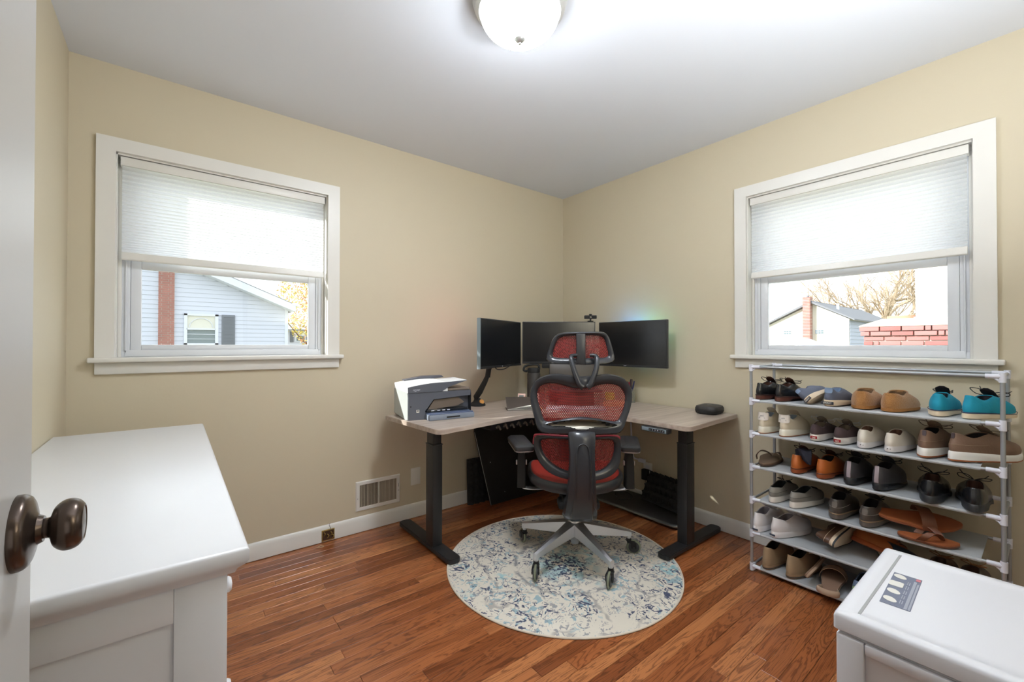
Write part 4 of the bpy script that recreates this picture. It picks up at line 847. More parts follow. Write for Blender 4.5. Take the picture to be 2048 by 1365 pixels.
# ------------------------------------------------------------------ shoe rack
t = thing('shoe_rack', 'tall white and grey tube shoe rack against the right wall under the window', 'shoe rack', (0, 0, 0))
RX0, RX1, RY0, RY1 = -0.350, -0.055, -1.700, -2.550
LV = [0.027, 0.198, 0.367, 0.535, 0.704, 0.872, 1.045]
for px, py in ((RX0, RY0), (RX1, RY0), (RX0, RY1), (RX1, RY1)):
    bm = NB(); tube(bm, [(px, py, 0.002), (px, py, 1.045)], 0.0068, 12); obj('post', bm, steel_m, t)
shelf_cloth = mat('grey_shelf_cloth', (178, 182, 186), 0.6, var=0.03, bump=0.05)
for k, z in enumerate(LV):
    for px in (RX0, RX1):
        bm = NB(); tube(bm, [(px, RY0-0.01, z), (px, RY1+0.01, z)], 0.0062, 10); obj('shelf_rail', bm, steel_m, t)
    for py in (RY0, RY1):
        bm = NB(); tube(bm, [(RX0+0.01, py, z), (RX1-0.01, py, z)], 0.0055, 10); obj('side_rail', bm, steel_m, t)
    for px in (RX0, RX1):
        for py, s in ((RY0, -1), (RY1, 1)):
            bm = NB(); zt_ = 0.012 if k == len(LV)-1 else 0.016
            tube(bm, [(px, py, z-0.022), (px, py, z+zt_)], 0.0098, 14); tube(bm, [(px, py, z), (px, py+s*0.042, z)], 0.0088, 12)
            tube(bm, [(px, py, z), (px+(0.032 if px < -0.2 else -0.032), py, z)], 0.0085, 12)
            tube(bm, [(px, py+s*0.004, z-0.020), (px, py+s*0.022, z-0.004)], 0.004, 8); obj('joint', bm, joint_m, t)
    if k < len(LV)-1:
        bm = NB(); ya, yb = RY0-0.035, RY1+0.055
        n = 12; rgs = []
        for i in range(n+1):
            y = ya+(yb-ya)*i/n; sg = -0.003*sin(PI*i/n)
            sec = [(RX0-0.0072, z-0.001), (RX0-0.004, z+0.0058), (RX0+0.02, z+0.0068+sg), ((RX0+RX1)/2, z+0.0062+sg*1.6), (RX1-0.02, z+0.0068+sg), (RX1+0.004, z+0.0058), (RX1+0.0072, z-0.001), (RX1+0.0055, z-0.0066), (RX1-0.006, z+0.0055+sg), ((RX0+RX1)/2, z+0.0050+sg*1.6), (RX0+0.006, z+0.0055+sg), (RX0-0.0055, z-0.0066)]
            rgs.append([(a, y, b) for a, b in sec])
        loft(bm, rgs); obj('shelf_cloth', bm, shelf_cloth, t)
SH = [z+0.0075 for z in LV]

# ------------------------------------------------------------------ shoes
def fprof(s):
    K = ((0, 0.60), (0.08, 0.66), (0.2, 0.70), (0.4, 0.74), (0.55, 0.90), (0.70, 1.0), (0.85, 0.90), (1.0, 0.62))
    for (a, b), (c, d) in zip(K[:-1], K[1:]):
        if s <= c: q = (s-a)/(c-a); q = q*q*(3-2*q); return b+(d-b)*q
    return K[-1][1]
def contour(L, W, yb, yf, ws, side, n=36, er=2.3):
    o = []
    for k in range(n):
        a = 2*PI*k/n
        # superellipse parameterisation between yb and yf
        c_, s_ = cos(a), sin(a); u = math.copysign(abs(s_)**(2/2.5), s_); v = math.copysign(abs(c_)**(2/er), c_)
        y = (yb+yf)/2-(yf-yb)/2*v
        hw = W/2*fprof(min(1, max(0, y/L)))*ws
        x = u*hw+side*0.10*W*sin(PI*min(1, max(0, y/L)))*0.5
        o.append((x, y))
    return o
def M_(n, c, r=0.6, **k): return mat(n, c, r, **k)
def shoe(label, cat, grp, loc, yawd, L=0.285, W=0.102, side=1, sole_m=None, up_m=None, in_m=None, hs=0.028, ts=0.018, hc=0.078, flare=0.004, toe_h=0.05,
         heel_block=False, laces=None, tongue=None, tab=None, tab_text=None, tab_spec=(0.026, 0.045, 0.62), band=None, stitch=None, open_f=0.5, tilt=(0, 0), name='shoe', collar=None, pull=None, lace_loop=1.0, foxing_text=None, heel_up=0.010, heel_cut=False, extra=None, toe_m=None):
    W *= 0.93
    t = thing(name, label, cat, loc, (R(tilt[0]), R(tilt[1]), R(yawd)), grp)
    def zs(y):  # top of sole
        q = min(1, max(0, y/L)); s_ = q*q*(3-2*q); return hs+(ts-hs)*min(1, s_*1.6)+0.006*max(0, q-0.8)*5*0.6
    def zb(y):
        q = min(1, max(0, y/L)); b = 0.010*max(0, (q-0.78)/0.22)**2
        return b
    bm = NB(); rg = []
    for g, zf in ((-0.003, 0.0), (flare, 0.12), (flare, 0.55), (flare*0.6, 0.9), (0.0, 1.0)):
        C = contour(L, W+2*g, -g, L+g, 1.0, side); rg.append([(x, y, zb(y)+(zs(y)-zb(y))*zf) for x, y in C])
    if heel_block:
        # arched bottom: lift the waist so the heel reads as a block
        rg[0] = [(x, y, z+(0.016 if 0.27*L < y < 0.52*L else 0)) for x, y, z in rg[0]]; rg[1] = [(x, y, z+(0.012 if 0.27*L < y < 0.52*L else 0)) for x, y, z in rg[1]]
    loft(bm, rg); so = obj('sole', bm, sole_m, t)
    if band:
        bm = NB(); rg = []
        for g, zf in ((flare+0.0008, band[1]), (flare+0.0012, (band[1]+band[2])/2), (flare+0.0006, band[2])):
            C = contour(L, W+2*g, -g, L+g, 1.0, side); rg.append([(x, y, zb(y)+(zs(y)-zb(y))*zf) for x, y in C])
        loft(bm, rg, False, False); obj('sole_stripe', bm, band[0], so)
    lv = [(0, 0.0, 1.0, 0.99), (0.18, -0.002, 0.995, 1.02), (0.36, -0.002, 0.955, 1.0), (0.52, 0.001, 0.88, 0.95), (0.66, 0.004, 0.78, 0.88), (0.80, 0.007, 0.68, 0.80), (0.92, 0.009, 0.58, 0.73), (1.0, 0.010, open_f, 0.68)]
    rg = []
    for f, yb, yf, ws in lv:
        C = contour(L, W, yb, L*yf, ws, side)
        r_ = []
        for x, y in C:
            z0 = zs(y)-0.001; cz = hc
            z = z0+(cz-z0)*f
            if f > 0.75:
                q = y/(L*open_f); k = (f-0.75)/0.25
                z += k*(heel_up*max(0, 1-q*3.2)-0.012*math.exp(-((q-0.45)/0.22)**2)+0.006*max(0, q-0.7)*2)
            r_.append((x, y, z))
        rg.append(r_)
    bm = NB(); top = rg[-1]; cx_ = sum(p[0] for p in top)/len(top); cy_ = sum(p[1] for p in top)/len(top)
    ins = [(cx_+(p[0]-cx_)*0.87, cy_+(p[1]-cy_)*0.95, p[2]-0.001) for p in top]
    loft(bm, rg+[[((a[0]+b[0])/2, (a[1]+b[1])/2, max(a[2], b[2])+0.0022) for a, b in zip(top, ins)], ins], True, False)
    up = obj('upper', bm, up_m, t, sharp=70)
    low = [(p[0]*1.02, p[1], zs(p[1])+0.006) for p in ins]
    bm = NB(); loft(bm, [ins, [((a[0]+b[0])/2, (a[1]+b[1])/2, (a[2]+b[2])/2) for a, b in zip(ins, low)], low], False, True); obj('lining', bm, in_m, t)
    # instep height along centre line
    def zc(y):
        q = y/L; P = [(f, yf) for f, _, yf, _ in lv][::-1]
        for (fa, ya), (fb, yb_) in zip(P[:-1], P[1:]):
            if ya <= q <= yb_: f = fa+(fb-fa)*(q-ya)/(yb_-ya+1e-9); return zs(y)+(hc-zs(y))*f
        return hc
    cxs = lambda y: side*0.05*W*sin(PI*min(1, y/L))
    if toe_m:
        rr2 = [[(p[0]*1.012, p[1]+0.001, p[2]+0.0008) for p in ring[11:26]] for ring in rg[:5]]
        bm = NB(); loft(bm, rr2, closed=False); obj('toe_cap', bm, toe_m, up)
    def yback(z):
        f = min(1, max(0, (z-hs)/(hc-hs)))
        for (fa, ya, _, _), (fb, yb_, _, _) in zip(lv[:-1], lv[1:]):
            if f <= fb: return ya+(yb_-ya)*(f-fa)/(fb-fa)
        return lv[-1][1]
    if tongue:
        y0 = L*(open_f+0.05); bm = NB(); w_ = W*0.22
        loft(bm, [[(cxs(y)+a*w_*k, y, z+b) for a, b in ((-1, 0), (-0.6, 0.005), (0.6, 0.005), (1, 0), (0.6, -0.001), (-0.6, -0.001))] for y, z, k in ((y0+0.05, zc(y0+0.05)-0.002, 0.7), (y0, zc(y0)+0.003, 0.9), (y0-0.02, hc+0.012, 1.0), (y0-0.034, hc+0.024, 0.95), (y0-0.038, hc+0.028, 0.5))]); obj('tongue', bm, tongue, t)
    if laces:
        n_ = 4
        for i in range(n_):
            y = L*(open_f+0.035+0.052*i); z = zc(y)+0.003; w_ = W*0.20
            bm = NB(); tube(bm, [(cxs(y)-w_, y+0.004, z-0.006), (cxs(y)-w_*0.5, y, z+0.001), (cxs(y)+w_*0.5, y, z+0.001), (cxs(y)+w_, y-0.004, z-0.006)], 0.0020, 6, 3); obj('lace', bm, laces, t)
        if lace_loop:
            y = L*(open_f+0.03); z = zc(y)+0.004; q = lace_loop
            for sx, sy, up_ in ((-1, -0.2, 1.0), (1, 0.3, 0.6)):
                bm = NB(); tube(bm, [(cxs(y), y, z), (cxs(y)+sx*0.014*q, y-0.012*q, z+0.016*up_*q), (cxs(y)+sx*0.034*q, y-0.016+sy*0.02, z+0.018*up_*q), (cxs(y)+sx*0.030*q, y+0.008, z+0.004*up_), (cxs(y)+sx*0.008, y+0.002, z)], 0.0016, 6, 5); obj('lace_bow', bm, laces, t)
                bm = NB(); tube(bm, [(cxs(y), y, z), (cxs(y)+sx*0.02*q, y+0.016, z+0.010*up_*q), (cxs(y)+sx*0.030*q, y+0.03, z+0.022*up_*q)], 0.0015, 6, 4); obj('lace_end', bm, laces, t)
    if tab:
        w_, h0, h1 = tab_spec; bm = NB(); zz0 = h0; zz1 = hc*h1+heel_up if h1 <= 1.2 else h1
        hwh = W*0.30
        def ty(x, z): q = min(0.97, abs(x)/hwh); return yback(z)+0.030*(1-math.sqrt(1-q*q))
        A_ = [-1+i*0.25 for i in range(9)]
        loft(bm, [[(a*w_/2*k, ty(a*w_/2*k, z)-0.0022, z) for a in A_]+[(a*w_/2*k, ty(a*w_/2*k, z)+0.003, z) for a in A_[::-1]] for z, k in ((zz0, 0.8), (zz0+0.004, 1), ((zz0+zz1)/2, 1), (zz1-0.004, 1), (zz1, 0.85))]); obj('heel_tab', bm, tab, up)
    if tab_text:
        body, size, mm, z = tab_text; 
        for j, ln_ in enumerate(body.split('\n')): text('heel_lettering', ln_, size, mm, t, (0, yback(z)-0.0034, z-j*size*1.0), (PI/2, 0, 0))
    if foxing_text:
        bg, w_, h_, z, tx, size, tm = foxing_text
        if bg: bxo('heel_label', (-w_/2, w_/2, -flare-0.0022, -flare+0.002, z-h_/2, z+h_/2), bg, t, bev=0.0006)
        if tx: text('heel_lettering', tx, size, tm, t, (0, -flare-0.0028, z), (PI/2, 0, 0))
    if stitch:
        bm = NB(); C = contour(L, W, 0.0, L*0.9, 0.985, side); pts = [(x*1.015, y-0.0008 if y < 0.05 else y, hs+(hc-hs)*0.42) for x, y in C if y < 0.42*L]
        pts = [(x, y, z) for x, y, z in pts]; pts.sort(key=lambda p: math.atan2(p[0], -(p[1]-0.06)))
        tube(bm, pts, 0.0009, 5); obj('seam', bm, stitch, up)
    if pull:
        bm = NB(); loft(bm, [[(a, yy, z) for a, yy in ((-0.007, y_-0.0010), (0.007, y_-0.0010), (0.007, y_+0.002), (-0.007, y_+0.002))] for z, y_ in ((hs+0.004, yback(hs+0.004)-0.001), (hs+0.02, yback(hs+0.02)-0.001), (hc*0.8, yback(hc*0.8)-0.001), (hc, yback(hc)-0.001), (hc+heel_up+0.004, yback(hc)))]); obj('pull_strip', bm, pull, t)
    return t
SX = -0.352
def at(k, y, dx=0.0, dz=0.0): return (SX+dx, y, SH[k]+dz)

# colours
blk = M_('black_leather', (30, 31, 34), 0.22, var=0.15); brn_sole = M_('brown_stacked_sole', (88, 48, 38), 0.45, var=0.15, vs=60); dk_in = M_('dark_brown_lining', (70, 40, 28), 0.6)
slate = M_('slate_canvas', (92, 98, 116), 0.8, bump=0.2, bs=500); cream_rub = M_('cream_rubber', (216, 196, 170), 0.6, var=0.06); blue_in = M_('blue_grey_lining', (120, 140, 170), 0.8)
fleece = M_('tan_fleece', (164, 116, 66), 0.95, var=0.18, vs=160, bump=0.9, bs=260, sheen=0.3); fleece_in = M_('brown_fleece_lining', (110, 84, 60), 0.95, bump=0.5, bs=200)
turq = M_('turquoise_suede', (22, 146, 176), 0.8, var=0.14, vs=20, bump=0.2); cream_s = M_('ivory_foam', (226, 210, 184), 0.6); navy_s = M_('navy_strip', (46, 66, 96), 0.6); blk_f = M_('black_textile', (30, 26, 32), 0.85)
cream_u = M_('cream_suede', (214, 202, 180), 0.8, var=0.06, bump=0.15); cream_w = M_('off_white_foam', (228, 222, 206), 0.6); blue_l = M_('pale_blue_lining', (164, 176, 190), 0.8); gum = M_('gum_rubber', (150, 88, 50), 0.6)
taupe_g = M_('taupe_suede', (120, 108, 96), 0.85); dkbr = M_('aubergine_canvas', (72, 56, 58), 0.85); wht_r = M_('white_rubber', (222, 216, 210), 0.5); red_l = M_('red_label', (150, 24, 34), 0.5)
offw = M_('off_white_canvas', (220, 212, 200), 0.8, bump=0.15); br_in = M_('warm_brown_lining', (112, 80, 66), 0.7)
brown_l = M_('mushroom_leather', (122, 96, 80), 0.6, var=0.12, bump=0.15); brown_c = M_('mushroom_suede', (140, 120, 100), 0.8); wht_s = M_('white_sole', (232, 230, 226), 0.5)
cognac = M_('cognac_leather', (178, 98, 48), 0.28, var=0.12, vs=25); cog_s = M_('cognac_sole', (140, 70, 36), 0.4); dk_grey = M_('charcoal_leather', (66, 64, 68), 0.45, var=0.12); strip_g = M_('mauve_strip', (150, 138, 144), 0.6); shiny_s = M_('shiny_dark_sole', (44, 46, 50), 0.22)
blk_sole = M_('black_rubber_sole', (44, 46, 50), 0.5); grey_c = M_('grey_canvas', (134, 130, 124), 0.85, bump=0.2); wht_cs = M_('white_cupsole', (220, 214, 206), 0.55)
dk_brn = M_('dark_taupe_leather', (78, 72, 68), 0.3, var=0.1); dk_brn2 = M_('dark_taupe_panel', (104, 96, 90), 0.22, var=0.08); welt = M_('tan_welt', (150, 124, 96), 0.5); tp_sole = M_('taupe_sole', (96, 88, 82), 0.5)
saddle = M_('saddle_leather', (158, 90, 54), 0.45, var=0.16, vs=14); saddle_d = M_('dark_saddle_leather', (112, 68, 46), 0.5, var=0.12); white_c = M_('white_canvas_shoe', (224, 220, 222), 0.7, var=0.02, bump=0.1)
olive = M_('worn_brown_leather', (92, 66, 50), 0.4, var=0.25, vs=30); oran = M_('orange_brown_leather', (170, 96, 46), 0.5, var=0.15); tan_s = M_('sand_suede', (158, 134, 106), 0.85, var=0.08, bump=0.2); beige = M_('beige_suede', (172, 146, 124), 0.85, var=0.1); beige_d = M_('brown_footbed', (134, 106, 88), 0.85, var=0.1)
blu_sh = M_('blue_grey_suede', (110, 128, 160), 0.8, var=0.1); grn = M_('pale_green_patch', (150, 176, 130), 0.7); lace_w = M_('white_lace', (214, 214, 214), 0.7); lace_k = M_('black_lace', (24, 24, 26), 0.6); lace_t = M_('taupe_lace', (110, 98, 86), 0.7)
gold = M_('grey_lettering', (150, 150, 156), 0.5)

# row 1 (upper shelf)
g = 'shoes on the top shelf of the rack'
for i, (y, s) in enumerate(((-1.733, -1), (-1.822, 1))):
    shoe(('left', 'right')[i]+' black leather dress boot with brown sole, at the left end of the top shelf', 'shoe', g, at(5, y), -92, sole_m=brn_sole, up_m=blk, in_m=dk_in, hs=0.026, hc=0.080, band=(M_('dark_welt', (50, 34, 32), 0.4), 0.80, 1.0), laces=lace_k, tongue=dk_in, lace_loop=1.3, heel_block=True, W=0.098, name='dress_boot', heel_up=0.004)
shoe('slate blue boat sneaker lying tipped on its side against its pair, top shelf', 'shoe', g, at(5, -1.925, 0.0, 0.012), -88, tilt=(0, 0), sole_m=cream_rub, up_m=slate, in_m=blue_in, hs=0.026, hc=0.070, tab=blue_in, tab_spec=(0.020, 0.060, 0.96), foxing_text=(ink_m, 0.034, 0.012, 0.014, 'SPERRY', 0.0085, paper_m), name='sneaker', W=0.10)
tilted = bpy.data.objects[[o.name for o in COL.objects if o.type == 'EMPTY' and o.get('label', '').startswith('slate blue boat sneaker lying')][0]]
tilted.rotation_euler = (0, 0, 0); tilted.matrix_world = Matrix.Translation((SX, -1.962, SH[5]+0.014)) @ Matrix.Rotation(R(-88), 4, 'Z') @ Matrix.Rotation(R(-52), 4, 'Y')
shoe('slate blue boat sneaker standing upright beside its tipped pair, top shelf', 'shoe', g, at(5, -2.028), -90, sole_m=cream_rub, up_m=slate, in_m=blue_in, hs=0.028, hc=0.072, tab=blue_in, tab_spec=(0.030, 0.060, 1.02), foxing_text=(ink_m, 0.046, 0.013, 0.015, 'SPERRY', 0.0100, paper_m), name='sneaker', W=0.102, side=1)
for i, (y, s) in enumerate(((-2.143, -1), (-2.236, 1))):
    shoe(('left', 'right')[i]+' tan fleece clog slipper in the middle of the top shelf', 'slipper', g, at(5, y, 0.002), -90-2*i, sole_m=M_('tan_fleece_sole', (158, 108, 58), 0.95, bump=0.4), up_m=fleece, in_m=fleece_in, hs=0.014, ts=0.012, hc=0.076, W=0.136, L=0.275, flare=0.001, open_f=0.60, heel_up=0.0, name='slipper', side=s)
for i, (y, s) in enumerate(((-2.383, -1), (-2.458, 1))):
    shoe(('left', 'right')[i]+' turquoise suede sneaker with ivory sole at the right end of the top shelf', 'shoe', g, at(5, y, 0.012*i), (-92, -110)[i], sole_m=cream_s, up_m=turq, in_m=blk_f, hs=0.026, hc=0.080, band=(navy_s, 0.84, 1.02), tongue=blk_f, laces=lace_k, lace_loop=1.5 if i else 0.8, name='sneaker', W=0.104, L=0.28, side=s, flare=0.004)
# row 2
g = 'shoes on the second shelf of the rack'
for i, (y, s) in enumerate(((-1.749, -1), (-1.844, 1))):
    shoe(('left', 'right')[i]+' cream running sneaker with grey heel lettering, left end of the second shelf', 'shoe', g, at(4, y), -91, sole_m=cream_w, up_m=cream_u, in_m=blue_l, hs=0.034, ts=0.02, hc=0.090, flare=0.006, band=(gum, 0.0, 0.12), tab=M_('white_heel_patch', (214, 206, 198), 0.6), tab_spec=(0.050, 0.066, 1.0), tab_text=('new\nbalance', 0.010, gold, 0.088), tongue=cream_u, laces=cream_u, lace_loop=0, name='sneaker', W=0.104, side=s, heel_up=0.014)
for i, (y, s) in enumerate(((-1.974, -1), (-2.063, 1))):
    shoe(('left', 'right')[i]+' grey and aubergine skate shoe with small red heel label, second shelf', 'shoe', g, at(4, y), -90, sole_m=wht_r, up_m=dkbr, in_m=taupe_g, hs=0.031, ts=0.024, hc=0.070, flare=0.002, foxing_text=(red_l, 0.026, 0.012, 0.018, 'oo', 0.013, paper_m), tongue=taupe_g, laces=lace_w, lace_loop=1.3, name='skate_shoe', W=0.100, side=s, heel_up=0.006)
for i, (y, s) in enumerate(((-2.150, -1), (-2.239, 1))):
    shoe(('left', 'right')[i]+' off-white canvas sneaker with small dark heel marks, second shelf', 'shoe', g, at(4, y), -92, sole_m=M_('milky_sole', (224, 220, 220), 0.5), up_m=offw, in_m=br_in, hs=0.026, hc=0.078, flare=0.002, foxing_text=(None, 0, 0, 0.016, '▪ ▴', 0.012, ink_m), name='sneaker', W=0.098, side=s, heel_up=0.0, open_f=0.46)
for i, (y, s) in enumerate(((-2.344, -1), (-2.418, 1))):
    shoe(('left', 'right')[i]+' mushroom brown leather sneaker with thick white sole, right end of the second shelf', 'shoe', g, at(4, y, -0.006+0.02*i, 0.004), (-98, -122)[i], L=0.30, sole_m=wht_s, up_m=brown_l, in_m=blk_f, hs=0.036, ts=0.026, hc=0.098, flare=0.005, band=(gum, 0.0, 0.16), tab=M_('dark_pull', (74, 62, 66), 0.6), tab_spec=(0.012, 0.084, 0.98), stitch=brown_c, tongue=brown_c, laces=lace_t, lace_loop=1.4, name='sneaker', W=0.108, side=s, heel_up=0.008)
# row 3
def flipflop(label, loc, yawd, foot_m, sole_m_, strap_m, L=0.27, W=0.10, th=0.016, side=1, grp=None, style='thong', tilt=(0, 0)):
    t = thing('sandal', label, 'sandal', loc, (R(tilt[0]), R(tilt[1]), R(yawd)), grp)
    def ring(g, z, lift=0.006): return [(x, y, z+lift*max(0, (y/L-0.7)/0.3)**2+0.004*max(0, 1-y/L*4)) for x, y in contour(L, W-2*g, g, L-g, 1.0, side)]
    bm = NB(); loft(bm, [ring(0.003, 0), ring(0, 0.003), ring(0, th*0.55), ring(0.001, th*0.6)]); obj('sole', bm, sole_m_, t)
    bm = NB(); loft(bm, [ring(0.001, th*0.6), ring(0, th*0.65), ring(0.001, th*0.96), ring(0.004, th), ring(0.02, th-0.0015)]); obj('footbed', bm, foot_m, t)
    cx = side*0.05*W*0.8
    if style == 'thong':
        for s in (-1, 1):
            bm = NB(); w_ = 0.010
            P = catmull([(cx, L*0.74, th+0.002), (cx+s*W*0.12, L*0.68, th+0.020), (cx+s*W*0.36, L*0.56, th+0.032), (cx+s*W*0.49, L*0.43, th+0.014), (cx+s*W*0.44, L*0.36, th-0.002)], 4)
            loft(bm, [[(p.x, p.y-w_*(0.6+0.6*min(1, i/6)), p.z), (p.x, p.y+w_*(0.6+0.6*min(1, i/6)), p.z), (p.x+s*0.002, p.y+w_*(0.6+0.6*min(1, i/6)), p.z+0.003), (p.x+s*0.002, p.y-w_*(0.6+0.6*min(1, i/6)), p.z+0.003)] for i, p in enumerate(P)]); obj('strap', bm, strap_m, t)
    else:
        bm = NB(); n_ = 14
        loft(bm, [[(cx+W*0.50*cos(a)*k, yy+0.012*cos(a), th-0.004+0.052*sin(a)*k2) for yy, k, k2 in ((L*0.50, 1.0, 1.0), (L*0.66, 1.0, 0.9), (L*0.66, 1.03, 0.95), (L*0.50, 1.03, 1.05))] for a in [PI*i/n_ for i in range(n_+1)]]); obj('strap', bm, strap_m, t)
    return t
g = 'shoes on the third shelf of the rack'
flipflop('dark brown leather flip-flop alone at the left end of the third shelf', at(3, -1.755, 0.0), -80, M_('brown_footbed2', (112, 92, 74), 0.7), M_('brown_slab', (84, 66, 52), 0.6), M_('brown_strap', (88, 68, 54), 0.6), grp=g, W=0.112)
for i, (y, s) in enumerate(((-1.894, -1), (-1.996, 1))):
    shoe(('left', 'right')[i]+' cognac leather dress shoe on the third shelf'+(', with a dark sock tucked in' if i == 0 else ', beside the one holding a sock'), 'shoe', g, at(3, y), -91, sole_m=cog_s, up_m=cognac, in_m=blk_f, hs=0.026, hc=0.084, heel_block=True, band=(dk_in, 0.82, 0.96), laces=lace_k, tongue=dk_in, lace_loop=1.2, name='dress_shoe', W=0.104, side=s, heel_up=0.003)
bm = NB(); loft(bm, [[(x_+0.018*cos(a)*k, y_+0.026*sin(a)*k, z_+0.004*sin(3*a)) for a in [2*PI*j/14 for j in range(14)]] for x_, y_, z_, k in ((0, 0, -0.02, 0.7), (0.002, -0.004, 0.005, 1.1), (-0.004, -0.008, 0.024, 1.25), (-0.016, -0.018, 0.030, 1.1), (-0.030, -0.030, 0.014, 0.9), (-0.038, -0.038, -0.016, 0.6), (-0.040, -0.046, -0.030, 0.3))])
tag(obj('sock', bm, M_('dark_navy_knit', (34, 34, 46), 0.95, bump=0.3), loc=(SX+0.050, -1.907, SH[3]+0.086)), 'dark navy sock stuffed into the left cognac dress shoe', 'sock')
for i, (y, s) in enumerate(((-2.103, -1), (-2.198, 1))):
    shoe(('left', 'right')[i]+' charcoal boot with mauve heel strip on the third shelf', 'shoe', g, at(3, y), -92-2*i, sole_m=shiny_s, up_m=dk_grey, in_m=blk_f, hs=0.030, hc=0.096, flare=0.003, pull=strip_g, tongue=dk_grey, laces=lace_k, lace_loop=1.2, name='ankle_boot', W=0.106, side=s, heel_up=0.002)
for i, (y, dx, yw) in enumerate(((-2.362, -0.035, -86), (-2.481, -0.03, -84))):
    shoe(('left', 'right')[i]+' shiny black lace-up dress shoe with heel over the front edge, third shelf', 'shoe', g, at(3, y, dx, 0.001), yw, sole_m=blk_sole, up_m=blk, in_m=dk_in, hs=0.030, hc=0.086, heel_block=True, laces=lace_k, lace_loop=1.3, name='dress_shoe', W=0.110, side=1, heel_up=0.0)
# row 4
g = 'shoes on the fourth shelf of the rack'
for i, (y, s) in enumerate(((-1.794, -1), (-1.882, 1))):
    shoe(('left', 'right')[i]+' grey canvas slip-on with white sole on the fourth shelf', 'shoe', g, at(2, y, 0.0), -92-5*i, sole_m=wht_cs, up_m=grey_c, in_m=M_('dark_grey_lining', (50, 56, 62), 0.8), hs=0.030, ts=0.022, hc=0.076, flare=0.002, open_f=0.56, name='slip_on_shoe', W=0.104, side=s, heel_up=-0.004, stitch=M_('dark_seam', (70, 68, 66), 0.7), band=(M_('grey_line', (130, 126, 122), 0.6), 0.0, 0.08), laces=lace_k, lace_loop=0.8 if i == 0 else 0)
for i, (y, s) in enumerate(((-2.051, -1), (-2.158, 1))):
    shoe(('left', 'right')[i]+' dark taupe leather shoe with glossy heel panel, fourth shelf', 'shoe', g, at(2, y, 0.0), -90, sole_m=tp_sole, up_m=dk_brn, in_m=blk_f, hs=0.028, hc=0.088, flare=0.004, band=(welt, 0.84, 1.0), tab=dk_brn2, tab_spec=(0.020, 0.056, 0.92), stitch=M_('pale_seam', (150, 142, 134), 0.5), laces=lace_k, lace_loop=0.9, tongue=dk_brn, name='leather_shoe', W=0.112, side=s, heel_up=-0.004)
flipflop('brown leather toe-loop sandal lying beneath its pair on the fourth shelf', (SX+0.005, -2.262, SH[2]+0.001), -168, saddle, saddle_d, saddle_d, L=0.18, W=0.10, th=0.014, grp=g, side=-1)
flipflop('brown leather sandal with wide arched strap lying on top of its pair, fourth shelf', (SX+0.080, -2.170, SH[2]+0.048), -164, saddle, saddle, saddle_d, L=0.275, W=0.115, th=0.014, grp=g, style='band', side=1, tilt=(0, 22))
# row 5
g = 'shoes on the fifth shelf of the rack'
for i, (y, s) in enumerate(((-1.720, -1), (-1.800, 1))):
    shoe(('left', 'right')[i]+' plain white canvas sneaker with oval heel badge, fifth shelf', 'shoe', g, at(1, y, -0.004), -94-10*i, sole_m=white_c, up_m=white_c, in_m=M_('grey_insole', (150, 144, 150), 0.7), hs=0.030, ts=0.024, hc=0.092, flare=0.003, foxing_text=(M_('oval_badge', (70, 80, 96), 0.5), 0.026, 0.008, 0.014, '', 0.004, paper_m), tongue=white_c, laces=lace_w, lace_loop=1.1, name='sneaker', W=0.106, side=s, heel_up=0.003)
shoe('worn brown boat shoe lying on its side on the fifth shelf', 'shoe', g, at(1, -2.0, 0.0, 0.05), -90, sole_m=cream_rub, up_m=olive, in_m=dk_in, hs=0.022, hc=0.072, band=(blk_sole, 0.0, 0.35), laces=lace_t, lace_loop=0, name='boat_shoe', stitch=cream_rub, W=0.100)
a_ = [o for o in COL.objects if o.get('label', '').startswith('worn brown boat shoe')][0]
a_.matrix_world = Matrix.Translation((SX+0.01, -2.048, SH[1]+0.050)) @ Matrix.Rotation(R(-96), 4, 'Z') @ Matrix.Rotation(R(-78), 4, 'Y')
shoe('orange-brown leather shoe with dark toe leaning beside the worn boat shoe, fifth shelf', 'shoe', g, at(1, -2.1, 0.0, 0.05), -90, sole_m=M_('orange_sole', (176, 92, 48), 0.6), up_m=oran, in_m=dk_in, hs=0.022, hc=0.074, laces=M_('brown_lace', (80, 48, 30), 0.6), lace_loop=1.2, name='boat_shoe', W=0.104, toe_m=M_('navy_toe', (40, 50, 62), 0.3), tongue=oran)
a_ = [o for o in COL.objects if o.get('label', '').startswith('orange-brown leather shoe')][0]
a_.matrix_world = Matrix.Translation((SX+0.190, -2.070, SH[1]+0.030)) @ Matrix.Rotation(R(156), 4, 'Z') @ Matrix.Rotation(R(-26), 4, 'Y')
shoe('dark navy and tan shoe with cream piping partly hidden behind the white storage unit', 'shoe', g, at(1, -2.262, 0.03), -72, sole_m=cream_rub, up_m=M_('navy_leather', (44, 52, 60), 0.35), in_m=blk_f, hs=0.024, hc=0.07, name='boat_shoe', W=0.10, band=(blk_sole, 0.0, 0.3))
for i, (y, lb_, um) in enumerate(((-2.365, 'olive brown leather shoe behind the white storage unit, first of two', olive), (-2.455, 'dark brown leather shoe behind the white storage unit, nearer the right post', M_('very_dark_leather', (58, 44, 38), 0.4)))):
    shoe(lb_, 'shoe', g, at(1, y, 0.01, 0.0), -92, sole_m=blk_sole, up_m=um, in_m=dk_in, hs=0.022, hc=0.075, laces=M_('tan_lace', (150, 104, 66), 0.6), lace_loop=1.0, name='leather_shoe', W=0.098, side=1)
